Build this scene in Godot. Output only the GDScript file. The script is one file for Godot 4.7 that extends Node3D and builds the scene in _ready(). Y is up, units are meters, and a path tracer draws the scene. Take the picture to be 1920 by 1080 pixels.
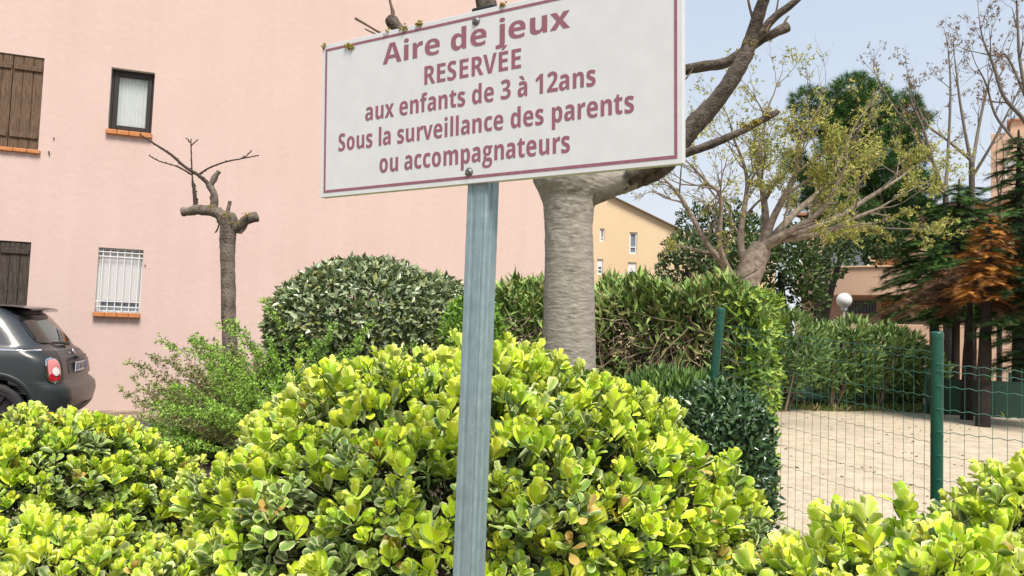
extends Node3D
# A playground notice on a galvanised post among variegated spindle shrubs, with a pink gable wall, a pollarded tree,
# a parked car, a wire fence, a sandy playground, hedges, trees and apartment buildings behind it.

const EYE := Vector3(0, 1.45, 0)
var rng := RandomNumberGenerator.new()
var M := {}
var taken := {}
var IDX := {}

# ---------------------------------------------------------------- mesh building
class MB:
	var v := PackedVector3Array()
	var n := PackedVector3Array()
	var c := PackedColorArray()
	var uv := PackedVector2Array()
	var ix := PackedInt32Array()
	var colored := false

	func tri(a: Vector3, b: Vector3, d: Vector3, col := Color.WHITE):
		var nn := (d - a).cross(b - a).normalized()
		var o := v.size()
		v.append_array([a, b, d]); n.append_array([nn, nn, nn]); c.append_array([col, col, col])
		uv.append_array([Vector2.ZERO, Vector2.RIGHT, Vector2.ONE])
		ix.append_array([o, o + 1, o + 2])

	func quad(a: Vector3, b: Vector3, d: Vector3, e: Vector3, col := Color.WHITE):
		# a b d e run clockwise as seen from the front
		var nn := (d - a).cross(b - a).normalized()
		var o := v.size()
		v.append_array([a, b, d, e]); n.append_array([nn, nn, nn, nn]); c.append_array([col, col, col, col])
		uv.append_array([Vector2(0, 1), Vector2.ZERO, Vector2.RIGHT, Vector2.ONE])
		ix.append_array([o, o + 1, o + 2, o, o + 2, o + 3])

	func grid(pts: Array, rows: int, cols: int, closed := false, flip := false, col := Color.WHITE):
		# smooth sheet from rows x cols points
		var o := v.size()
		for r in rows:
			for k in cols:
				var kp := (k + 1) % cols if closed else mini(k + 1, cols - 1)
				var km := (k - 1 + cols) % cols if closed else maxi(k - 1, 0)
				var rp := mini(r + 1, rows - 1)
				var rm := maxi(r - 1, 0)
				var du: Vector3 = pts[r * cols + kp] - pts[r * cols + km]
				var dv: Vector3 = pts[rp * cols + k] - pts[rm * cols + k]
				var nn := du.cross(dv).normalized()
				v.append(pts[r * cols + k]); n.append(-nn if flip else nn); c.append(col)
				uv.append(Vector2(float(k) / maxi(1, cols - 1), float(r) / maxi(1, rows - 1)))
		var last := cols if closed else cols - 1
		for r in rows - 1:
			for k in last:
				var a := o + r * cols + k
				var b := o + r * cols + (k + 1) % cols
				var d := a + cols
				var e := b + cols
				if flip:
					ix.append_array([a, b, d, b, e, d])
				else:
					ix.append_array([a, d, b, b, d, e])

	func box(xf: Transform3D, size: Vector3, bevel := 0.0, col := Color.WHITE):
		var h := size * 0.5
		if bevel <= 0.0:
			var p := []
			for s in [[-1, -1, -1], [1, -1, -1], [1, 1, -1], [-1, 1, -1], [-1, -1, 1], [1, -1, 1], [1, 1, 1], [-1, 1, 1]]:
				p.append(xf * Vector3(h.x * s[0], h.y * s[1], h.z * s[2]))
			for f in [[4, 7, 6, 5], [1, 2, 3, 0], [5, 6, 2, 1], [0, 3, 7, 4], [7, 3, 2, 6], [0, 4, 5, 1]]:
				quad(p[f[0]], p[f[1]], p[f[2]], p[f[3]], col)
			return
		var b := minf(bevel, minf(h.x, minf(h.y, h.z)) * 0.9)
		# six inset faces, twelve bevel strips, eight corners
		var ax := [Vector3.RIGHT, Vector3.UP, Vector3.BACK]
		var hh := [h.x, h.y, h.z]
		for i in 3:
			for s in [-1.0, 1.0]:
				var j := (i + 1) % 3
				var k := (i + 2) % 3
				var o: Vector3 = ax[i] * hh[i] * s
				var e1: Vector3 = ax[j] * (hh[j] - b)
				var e2: Vector3 = ax[k] * (hh[k] - b)
				if s > 0:
					quad(xf * (o - e1 - e2), xf * (o - e1 + e2), xf * (o + e1 + e2), xf * (o + e1 - e2), col)
				else:
					quad(xf * (o - e1 - e2), xf * (o + e1 - e2), xf * (o + e1 + e2), xf * (o - e1 + e2), col)
		for i in 3:
			var j := (i + 1) % 3
			var k := (i + 2) % 3
			for sj in [-1.0, 1.0]:
				for sk in [-1.0, 1.0]:
					var L: Vector3 = ax[i] * (hh[i] - b)
					var pj: Vector3 = ax[j] * hh[j] * sj + ax[k] * (hh[k] - b) * sk
					var pk: Vector3 = ax[j] * (hh[j] - b) * sj + ax[k] * hh[k] * sk
					if sj * sk > 0:
						quad(xf * (pj - L), xf * (pj + L), xf * (pk + L), xf * (pk - L), col)
					else:
						quad(xf * (pj - L), xf * (pk - L), xf * (pk + L), xf * (pj + L), col)
		for sx in [-1.0, 1.0]:
			for sy in [-1.0, 1.0]:
				for sz in [-1.0, 1.0]:
					var q := Vector3(h.x * sx, h.y * sy, h.z * sz)
					var a := xf * (q - Vector3(0, b * sy, b * sz))
					var d := xf * (q - Vector3(b * sx, 0, b * sz))
					var e := xf * (q - Vector3(b * sx, b * sy, 0))
					if sx * sy * sz > 0:
						tri(a, e, d, col)
					else:
						tri(a, d, e, col)

	func tube(path: Array, sides := 8, col := Color.WHITE, rough := 0.0, noise: FastNoiseLite = null, cap := true):
		# path: Vector4(x, y, z, radius)
		var cnt := path.size()
		var o := v.size()
		var ref := Vector3.ZERO
		var run := 0.0
		for i in cnt:
			var p := Vector3(path[i].x, path[i].y, path[i].z)
			var a: Vector4 = path[maxi(i - 1, 0)]
			var b: Vector4 = path[mini(i + 1, cnt - 1)]
			var t := Vector3(b.x - a.x, b.y - a.y, b.z - a.z).normalized()
			if i == 0:
				ref = t.cross(Vector3(0.31, 0.17, 0.93)).normalized()
			ref = (ref - t * ref.dot(t)).normalized()
			var bi := t.cross(ref)
			if i > 0:
				run += Vector3(path[i].x - path[i - 1].x, path[i].y - path[i - 1].y, path[i].z - path[i - 1].z).length()
			for k in sides:
				var an := TAU * k / sides
				var dr := ref * cos(an) + bi * sin(an)
				var rr: float = path[i].w
				if noise != null:
					var q := p + dr * rr
					rr *= 1.0 + rough * noise.get_noise_3d(q.x, q.y, q.z)
				v.append(p + dr * rr); n.append(dr); c.append(col); uv.append(Vector2(float(k) / sides, run))
		for i in cnt - 1:
			for k in sides:
				var a := o + i * sides + k
				var b := o + i * sides + (k + 1) % sides
				ix.append_array([a, a + sides, b, b, a + sides, b + sides])
		if cap:
			for e: int in [0, cnt - 1]:
				var q := Vector3(path[e].x, path[e].y, path[e].z)
				var m := v.size()
				var nb: Vector4 = path[1] if e == 0 else path[cnt - 2]
				v.append(q); n.append((q - Vector3(nb.x, nb.y, nb.z)).normalized()); c.append(col); uv.append(Vector2.ZERO)
				for k in sides:
					var a := o + e * sides + k
					var b := o + e * sides + (k + 1) % sides
					if e == 0:
						ix.append_array([m, a, b])
					else:
						ix.append_array([m, b, a])

	func lathe(xf: Transform3D, prof: Array, sides := 24, col := Color.WHITE):
		# prof: Vector2(radius, height) from bottom to top
		var pts := []
		for p in prof:
			for k in sides:
				var an := TAU * k / sides
				pts.append(xf * Vector3(cos(an) * p.x, p.y, sin(an) * p.x))
		grid(pts, prof.size(), sides, true, true, col)

	func bake() -> ArrayMesh:
		var arr := []
		arr.resize(Mesh.ARRAY_MAX)
		arr[Mesh.ARRAY_VERTEX] = v
		arr[Mesh.ARRAY_NORMAL] = n
		arr[Mesh.ARRAY_TEX_UV] = uv
		if colored:
			arr[Mesh.ARRAY_COLOR] = c
		arr[Mesh.ARRAY_INDEX] = ix
		var m := ArrayMesh.new()
		m.add_surface_from_arrays(Mesh.PRIMITIVE_TRIANGLES, arr)
		return m

# ---------------------------------------------------------------- nodes
func numbered(called: String) -> String:
	var k: int = taken.get(called, 0)
	taken[called] = k + 1
	return called if k == 0 else "%s_%03d" % [called, k]

func tag(o: Node3D, label: String, category: String, group := ""):
	o.set_meta("label", label)
	o.set_meta("category", category)
	if group != "":
		o.set_meta("group", group)

func thing(called: String, label: String, category: String, at := Vector3.ZERO, turn := 0.0, group := "") -> Node3D:
	var o := Node3D.new()
	o.name = numbered(called)
	add_child(o)
	o.position = at
	o.rotation.y = turn
	tag(o, label, category, group)
	return o

func part(called: String, mesh: Mesh, mat: Material, parent: Node, stuff := false) -> MeshInstance3D:
	var o := MeshInstance3D.new()
	o.name = called
	o.mesh = mesh
	o.material_override = mat
	parent.add_child(o, true)
	if stuff:
		o.set_meta("kind", "stuff")
	return o

func setting(called: String, mesh: Mesh, mat: Material) -> MeshInstance3D:
	var o := part(called, mesh, mat, self)
	o.set_meta("kind", "structure")
	return o

func box_mesh(size: Vector3, bevel := 0.0, xf := Transform3D.IDENTITY) -> ArrayMesh:
	var b := MB.new()
	b.box(xf, size, bevel)
	return b.bake()

# ---------------------------------------------------------------- materials
func lin(r: float, g: float, b: float) -> Color:
	return Color(r, g, b).linear_to_srgb()

func speckle(a: Color, b: Color, freq: float, seed_: int, w := 256, h := 256, gain := 1.0, octaves := 4, mid := 0.5) -> ImageTexture:
	# a and b are linear colours; the image blends them with seamless noise
	var nz := FastNoiseLite.new()
	nz.seed = seed_
	nz.frequency = freq
	nz.fractal_octaves = octaves
	var src := nz.get_seamless_image(w, h)
	var im := Image.create(w, h, true, Image.FORMAT_RGB8)
	for y in h:
		for x in w:
			var t := clampf((src.get_pixel(x, y).r - mid) * gain + 0.5, 0.0, 1.0)
			im.set_pixel(x, y, a.lerp(b, t).linear_to_srgb())
	im.generate_mipmaps()
	return ImageTexture.create_from_image(im)

func relief(freq: float, seed_: int, strength: float, w := 256, h := 256, octaves := 4) -> ImageTexture:
	var nz := FastNoiseLite.new()
	nz.seed = seed_
	nz.frequency = freq
	nz.fractal_octaves = octaves
	var im := nz.get_seamless_image(w, h)
	im.convert(Image.FORMAT_RGBA8)
	im.bump_map_to_normal_map(strength)
	im.generate_mipmaps()
	return ImageTexture.create_from_image(im)

func plain(col: Color, rough := 0.7, metal := 0.0) -> StandardMaterial3D:
	var m := StandardMaterial3D.new()
	m.albedo_color = col.linear_to_srgb()
	m.roughness = rough
	m.metallic = metal
	return m

func surface(tex: Texture2D, scale: Vector3, rough := 0.85, bump: Texture2D = null, bump_scale := 0.5, world := true) -> StandardMaterial3D:
	var m := StandardMaterial3D.new()
	m.albedo_texture = tex
	m.roughness = rough
	m.uv1_triplanar = true
	m.uv1_world_triplanar = world
	m.uv1_scale = scale
	if bump != null:
		m.normal_enabled = true
		m.normal_texture = bump
		m.normal_scale = bump_scale
	return m

func leafy(rough := 0.45, glow := Color(0.35, 0.4, 0.15), spec := 0.5) -> StandardMaterial3D:
	var m := StandardMaterial3D.new()
	m.vertex_color_use_as_albedo = true
	m.roughness = rough
	m.metallic_specular = spec
	m.cull_mode = BaseMaterial3D.CULL_DISABLED
	m.backlight_enabled = true
	m.backlight = glow
	return m

func wall_render() -> ImageTexture:
	# painted render: broad patches, fine grain and faint vertical run marks
	var nz := FastNoiseLite.new()
	nz.seed = 3
	nz.frequency = 0.012
	nz.fractal_octaves = 4
	var broad := nz.get_seamless_image(512, 512)
	nz.seed = 8
	nz.frequency = 0.05
	var runs := nz.get_seamless_image(512, 32)
	runs.resize(512, 512, Image.INTERPOLATE_CUBIC)
	nz.seed = 9
	nz.frequency = 0.3
	var grain := nz.get_seamless_image(512, 512)
	var im := Image.create(512, 512, true, Image.FORMAT_RGB8)
	var a := Color(0.500, 0.372, 0.330)
	var b := Color(0.552, 0.422, 0.380)
	for y in 512:
		for x in 512:
			var t := 0.5 + (broad.get_pixel(x, y).r - 0.5) * 0.55 + (runs.get_pixel(x, y).r - 0.5) * 0.5 + (grain.get_pixel(x, y).r - 0.5) * 0.30
			im.set_pixel(x, y, a.lerp(b, clampf(t, 0.0, 1.0)).linear_to_srgb())
	im.generate_mipmaps()
	return ImageTexture.create_from_image(im)

func make_materials():
	M.pink = surface(wall_render(), Vector3(0.14, 0.10, 0.14), 0.93, relief(0.35, 4, 1.5, 256, 256, 2), 0.07)
	M.pink.detail_enabled = false
	M.terracotta = surface(speckle(Color(0.357, 0.119, 0.038), Color(0.527, 0.230, 0.085), 0.03, 5), Vector3(2.5, 2.5, 2.5), 0.8)
	M.old_wood = surface(speckle(Color(0.047, 0.025, 0.014), Color(0.162, 0.098, 0.055), 0.05, 6, 256, 64, 1.6), Vector3(9, 0.9, 9), 0.8, relief(0.08, 7, 3.0, 256, 64), 0.7)
	M.grey_wood = surface(speckle(Color(0.012, 0.010, 0.009), Color(0.085, 0.058, 0.042), 0.05, 8, 256, 64, 1.9), Vector3(9, 0.9, 9), 0.8, relief(0.08, 9, 3.0, 256, 64), 0.7)
	M.frame_wood = plain(Color(0.013, 0.007, 0.005), 0.5)
	M.white_paint = plain(Color(0.640, 0.640, 0.631), 0.5)
	M.reveal = plain(Color(0.680, 0.671, 0.637), 0.85)
	M.dark_rim = plain(Color(0.02, 0.02, 0.022), 0.35, 0.3)
	M.curtain = surface(speckle(Color(0.510, 0.527, 0.493), Color(0.612, 0.629, 0.595), 0.04, 10, 128, 128), Vector3(6, 0.6, 6), 0.9)
	M.dark_room = plain(Color(0.02, 0.02, 0.02), 0.9)
	var g := StandardMaterial3D.new()
	g.albedo_color = Color(0.75, 0.82, 0.82, 0.10)
	g.transparency = BaseMaterial3D.TRANSPARENCY_ALPHA
	g.roughness = 0.03
	M.glass = g
	M.sign_white = surface(speckle(Color(0.560, 0.579, 0.579), Color(0.598, 0.618, 0.618), 0.02, 11, 256, 256, 1.2, 5), Vector3(3, 3, 3), 0.38, null, 0.5, false)
	M.sign_print = surface(speckle(Color(0.215, 0.075, 0.098), Color(0.280, 0.112, 0.138), 0.05, 12, 128, 128), Vector3(12, 12, 12), 0.5, null, 0.5, false)
	M.zinc = surface(speckle(Color(0.181, 0.249, 0.267), Color(0.282, 0.370, 0.389), 0.03, 13, 256, 256, 1.1, 5), Vector3(6, 2.6, 6), 0.5, relief(0.1, 14, 1.2), 0.25, false)
	M.zinc.metallic = 0.35
	M.steel = plain(Color(0.16, 0.16, 0.16), 0.5, 0.6)
	M.black_plastic = plain(Color(0.006, 0.006, 0.006), 0.6)
	M.lichen = surface(speckle(Color(0.10, 0.075, 0.015), Color(0.36, 0.28, 0.05), 0.2, 15, 64, 64), Vector3(20, 20, 20), 0.95)
	M.bark_smooth = surface(speckle(Color(0.160, 0.140, 0.116), Color(0.344, 0.312, 0.268), 0.05, 16, 256, 256, 1.25, 6), Vector3(0.9, 2.4, 0.9), 0.9, relief(0.09, 17, 5.0, 256, 256, 5), 0.42)
	M.bark_limb = surface(speckle(Color(0.034, 0.026, 0.019), Color(0.129, 0.102, 0.078), 0.025, 18, 256, 256, 2.0, 5), Vector3(3, 3, 3), 0.9, relief(0.08, 19, 5.0), 0.9)
	M.bark_pollard = surface(speckle(Color(0.056, 0.044, 0.035), Color(0.188, 0.154, 0.124), 0.018, 20, 256, 256, 1.3, 6), Vector3(2, 1.1, 2), 0.92, relief(0.08, 21, 5.0), 0.9)
	M.bark_pale = surface(speckle(Color(0.111, 0.085, 0.064), Color(0.289, 0.238, 0.183), 0.03, 22, 256, 256, 1.8, 5), Vector3(1.2, 1.2, 1.2), 0.92)
	M.bark_dark = surface(speckle(Color(0.009, 0.006, 0.005), Color(0.037, 0.026, 0.019), 0.03, 23), Vector3(1.5, 0.7, 1.5), 0.95)
	M.twig = plain(Color(0.12, 0.080, 0.052), 0.9)
	M.litter = surface(speckle(Color(0.10, 0.07, 0.045), Color(0.34, 0.26, 0.17), 0.02, 41, 128, 128, 3.0), Vector3(1, 1, 1), 0.95)
	M.green_twig = plain(Color(0.07, 0.085, 0.03), 0.8)
	M.twig_grey = plain(Color(0.15, 0.125, 0.10), 0.9)
	M.twig_pale = plain(Color(0.30, 0.225, 0.15), 0.9)
	M.twig_dark = plain(Color(0.045, 0.030, 0.022), 0.9)
	M.euonymus = leafy(0.5, Color(0.26, 0.26, 0.12), 0.35)
	M.foliage = leafy(0.5, Color(0.28, 0.32, 0.10), 0.4)
	M.glossy_leaf = leafy(0.28, Color(0.16, 0.18, 0.06), 0.6)
	M.needles = leafy(0.6, Color(0.14, 0.16, 0.06), 0.3)
	M.fence_green = plain(Color(0.007, 0.072, 0.044), 0.35)
	M.fence_wire = plain(Color(0.043, 0.136, 0.102), 0.4)
	M.green_net = surface(speckle(Color(0.006, 0.022, 0.014), Color(0.012, 0.045, 0.028), 0.1, 24, 128, 128), Vector3(2, 2, 2), 0.9)
	M.sand = surface(speckle(Color(0.376, 0.308, 0.220), Color(0.496, 0.420, 0.312), 0.015, 25, 512, 512, 1.4, 6), Vector3(0.35, 0.35, 0.35), 0.97, relief(0.2, 26, 3.0), 0.5)
	M.earth = surface(speckle(Color(0.136, 0.098, 0.064), Color(0.306, 0.238, 0.170), 0.02, 27, 256, 256, 1.6, 6), Vector3(0.4, 0.4, 0.4), 0.97, relief(0.2, 28, 3.0), 0.6)
	M.asphalt = surface(speckle(Color(0.055, 0.053, 0.05), Color(0.115, 0.11, 0.105), 0.15, 29, 256, 256, 1.4, 5), Vector3(0.8, 0.8, 0.8), 0.95)
	M.ochre = surface(speckle(Color(0.576, 0.432, 0.264), Color(0.624, 0.480, 0.308), 0.01, 30, 256, 256, 1.2, 5), Vector3(0.09, 0.05, 0.09), 0.93)
	M.peach = surface(speckle(Color(0.541, 0.361, 0.254), Color(0.599, 0.410, 0.295), 0.01, 31, 256, 256, 1.2, 5), Vector3(0.1, 0.06, 0.1), 0.93)
	M.roof_tile = surface(speckle(Color(0.30, 0.13, 0.075), Color(0.48, 0.25, 0.15), 0.05, 32), Vector3(1, 1, 1), 0.9)
	M.brown_door = plain(Color(0.22, 0.085, 0.03), 0.6)
	M.opal = plain(Color(0.82, 0.81, 0.79), 0.3)
	M.far_glass = plain(Color(0.16, 0.19, 0.22), 0.08)
	M.paint = plain(Color(0.022, 0.027, 0.029), 0.42, 0.0)
	M.paint.metallic_specular = 0.35
	M.paint.clearcoat_enabled = true
	M.paint.clearcoat = 0.3
	M.paint.clearcoat_roughness = 0.12
	M.car_roof = plain(Color(0.012, 0.016, 0.022), 0.15)
	M.car_roof.clearcoat_enabled = true
	M.car_roof.clearcoat = 1.0
	M.car_glass = plain(Color(0.012, 0.014, 0.013), 0.03)
	M.car_glass.metallic_specular = 0.9
	M.chrome = plain(Color(0.75, 0.75, 0.76), 0.1, 1.0)
	M.rubber = plain(Color(0.015, 0.015, 0.016), 0.75)
	M.cladding = plain(Color(0.014, 0.019, 0.022), 0.45)
	M.red_lens = plain(Color(0.38, 0.012, 0.020), 0.08)
	M.pink_lens = plain(Color(0.55, 0.20, 0.20), 0.08)
	M.clear_lens = plain(Color(0.637, 0.595, 0.578), 0.1)
	M.plate = plain(Color(0.576, 0.592, 0.600), 0.35)
	M.plate_blue = plain(Color(0.02, 0.07, 0.42), 0.4)
	M.plate_text = plain(Color(0.03, 0.03, 0.035), 0.5)

# ---------------------------------------------------------------- scene
func _ready():
	rng.seed = 20240331
	# camera
	var cam := Camera3D.new()
	cam.fov = 2.0 * rad_to_deg(atan(540.0 / 1400.0))
	cam.near = 0.05
	cam.far = 900.0
	cam.transform = Transform3D(Basis(Vector3.RIGHT, deg_to_rad(3.3)) * Basis(Vector3.BACK, deg_to_rad(2.0)), EYE)
	add_child(cam)
	cam.current = true
	# sky and exposure: thin bright cloud
	var sky_mat := ProceduralSkyMaterial.new()
	sky_mat.sky_top_color = Color(0.70, 0.785, 0.89)
	sky_mat.sky_horizon_color = Color(0.93, 0.945, 0.965)
	sky_mat.sky_curve = 0.25
	sky_mat.ground_bottom_color = Color(0.45, 0.40, 0.34)
	sky_mat.ground_horizon_color = Color(0.75, 0.73, 0.70)
	sky_mat.sun_angle_max = 0.0
	sky_mat.sky_energy_multiplier = 0.56
	var sky := Sky.new()
	sky.sky_material = sky_mat
	var env := Environment.new()
	env.background_mode = Environment.BG_SKY
	env.sky = sky
	env.tonemap_mode = Environment.TONE_MAPPER_LINEAR
	env.tonemap_exposure = 3.85
	env.sdfgi_enabled = true
	env.ssao_enabled = true
	env.ssil_enabled = true
	var we := WorldEnvironment.new()
	we.environment = env
	add_child(we)
	# veiled sun, high behind the camera
	var sun := DirectionalLight3D.new()
	sun.light_energy = 0.5
	sun.light_angular_distance = 22.0
	sun.light_color = Color(1.0, 0.97, 0.93)
	sun.shadow_enabled = true
	add_child(sun)
	sun.look_at_from_position(Vector3(1.2, 5.4, 3.3), Vector3.ZERO)

	make_materials()
	build_ground()
	build_pink_house()
	build_far_buildings()
	build_sign()
	build_templates()
	build_spindle_shrubs()
	build_trees()
	build_hedges()
	build_fence()
	build_car()

# ---------------------------------------------------------------- ground
func ground_height(x: float, z: float) -> float:
	return 0.14 * smoothstep(0.8, -2.6, x) * smoothstep(-4.0, -6.6, z)

func build_ground():
	var g := MB.new()
	var xs := []
	var zs := []
	for x in [-260, -120, -60, -30, -16, -10]:
		xs.append(float(x))
	for k in 40:
		xs.append(-8.0 + k * 0.6)
	for x in [18, 26, 40, 70, 130, 260]:
		xs.append(float(x))
	for z in [60, 25, 10, 4]:
		zs.append(float(z))
	for k in 40:
		zs.append(2.0 - k * 0.6)
	for z in [-24, -30, -45, -70, -120, -200, -420]:
		zs.append(float(z))
	var pts := []
	for z in zs:
		for x in xs:
			pts.append(Vector3(x, ground_height(x, z), z))
	g.grid(pts, zs.size(), xs.size(), false, false)
	var o := setting("ground", g.bake(), M.earth)
	o.set_meta("label", "brown earth under the shrubs and trees")
	# sandy playground with a gently uneven edge
	var s := MB.new()
	var rim := []
	var nz := FastNoiseLite.new()
	nz.seed = 5
	nz.frequency = 0.35
	for p in [[1.2, -5.6], [2.4, -4.5], [3.2, -3.2], [6.0, -2.2], [12.0, -2.0], [19.0, -6.0], [20.0, -13.0], [15.0, -16.2], [11.0, -16.8], [7.5, -17.2], [4.0, -17.0], [2.2, -14.0], [1.4, -9.0]]:
		rim.append(Vector2(p[0], p[1]))
	var fine := []
	for k in rim.size():
		for j in 8:
			var q: Vector2 = rim[k].lerp(rim[(k + 1) % rim.size()], j / 8.0)
			fine.append(q + Vector2(nz.get_noise_2d(q.x * 3.0, q.y * 3.0), nz.get_noise_2d(q.y * 3.0, q.x * 3.0 + 40.0)) * 0.35)
	var mid := Vector3(8.5, 0.004, -9.5)
	for k in fine.size():
		var a: Vector2 = fine[k]
		var b: Vector2 = fine[(k + 1) % fine.size()]
		s.tri(mid, Vector3(b.x, 0.004, b.y), Vector3(a.x, 0.004, a.y))
		for i in 3:
			s.n[s.n.size() - 1 - i] = Vector3.UP
	setting("playground_sand", s.bake(), M.sand)
	# asphalt where the car stands
	var t := MB.new()
	t.quad(Vector3(-16, 0.144, -6.7), Vector3(-16, 0.144, -9.6), Vector3(-3.7, 0.144, -9.6), Vector3(-3.7, 0.144, -6.7))
	setting("parking_road", t.bake(), M.asphalt)

# ---------------------------------------------------------------- pink house
func holed_wall(b: MB, rev: Array, s0: float, s1: float, y0: float, y1: float, holes: Array, deep: float):
	var xs := [s0, s1]
	var ys := [y0, y1]
	for h in holes:
		xs.append_array([h[0], h[1]])
		ys.append_array([h[2], h[3]])
	xs.sort()
	ys.sort()
	for i in xs.size() - 1:
		for j in ys.size() - 1:
			if xs[i + 1] - xs[i] < 0.0005 or ys[j + 1] - ys[j] < 0.0005:
				continue
			var cx: float = (xs[i] + xs[i + 1]) / 2.0
			var cy: float = (ys[j] + ys[j + 1]) / 2.0
			var open := false
			for h in holes:
				if cx > h[0] and cx < h[1] and cy > h[2] and cy < h[3]:
					open = true
			if not open:
				b.quad(Vector3(xs[i], ys[j], 0), Vector3(xs[i], ys[j + 1], 0), Vector3(xs[i + 1], ys[j + 1], 0), Vector3(xs[i + 1], ys[j], 0))
	for h in holes:
		var one := MB.new()
		rev.append(one)
		var p := [Vector3(h[0], h[2], 0), Vector3(h[0], h[3], 0), Vector3(h[1], h[3], 0), Vector3(h[1], h[2], 0)]
		var d := Vector3(0, 0, -deep)
		for k in 4:
			var a: Vector3 = p[k]
			var e: Vector3 = p[(k + 1) % 4]
			one.quad(a, a + d, e + d, e)

func frame_mesh(w: float, h: float, t: float, deep: float) -> ArrayMesh:
	var b := MB.new()
	b.box(Transform3D(Basis(), Vector3(-w / 2 + t / 2, 0, 0)), Vector3(t, h, deep), 0.004)
	b.box(Transform3D(Basis(), Vector3(w / 2 - t / 2, 0, 0)), Vector3(t, h, deep), 0.004)
	b.box(Transform3D(Basis(), Vector3(0, h / 2 - t / 2, 0)), Vector3(w - 2 * t, t, deep - 0.004), 0.004)
	b.box(Transform3D(Basis(), Vector3(0, -h / 2 + t / 2, 0)), Vector3(w - 2 * t, t, deep - 0.004), 0.004)
	return b.bake()

func at(o: Node3D, p: Vector3) -> Node3D:
	o.position = p
	return o

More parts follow.
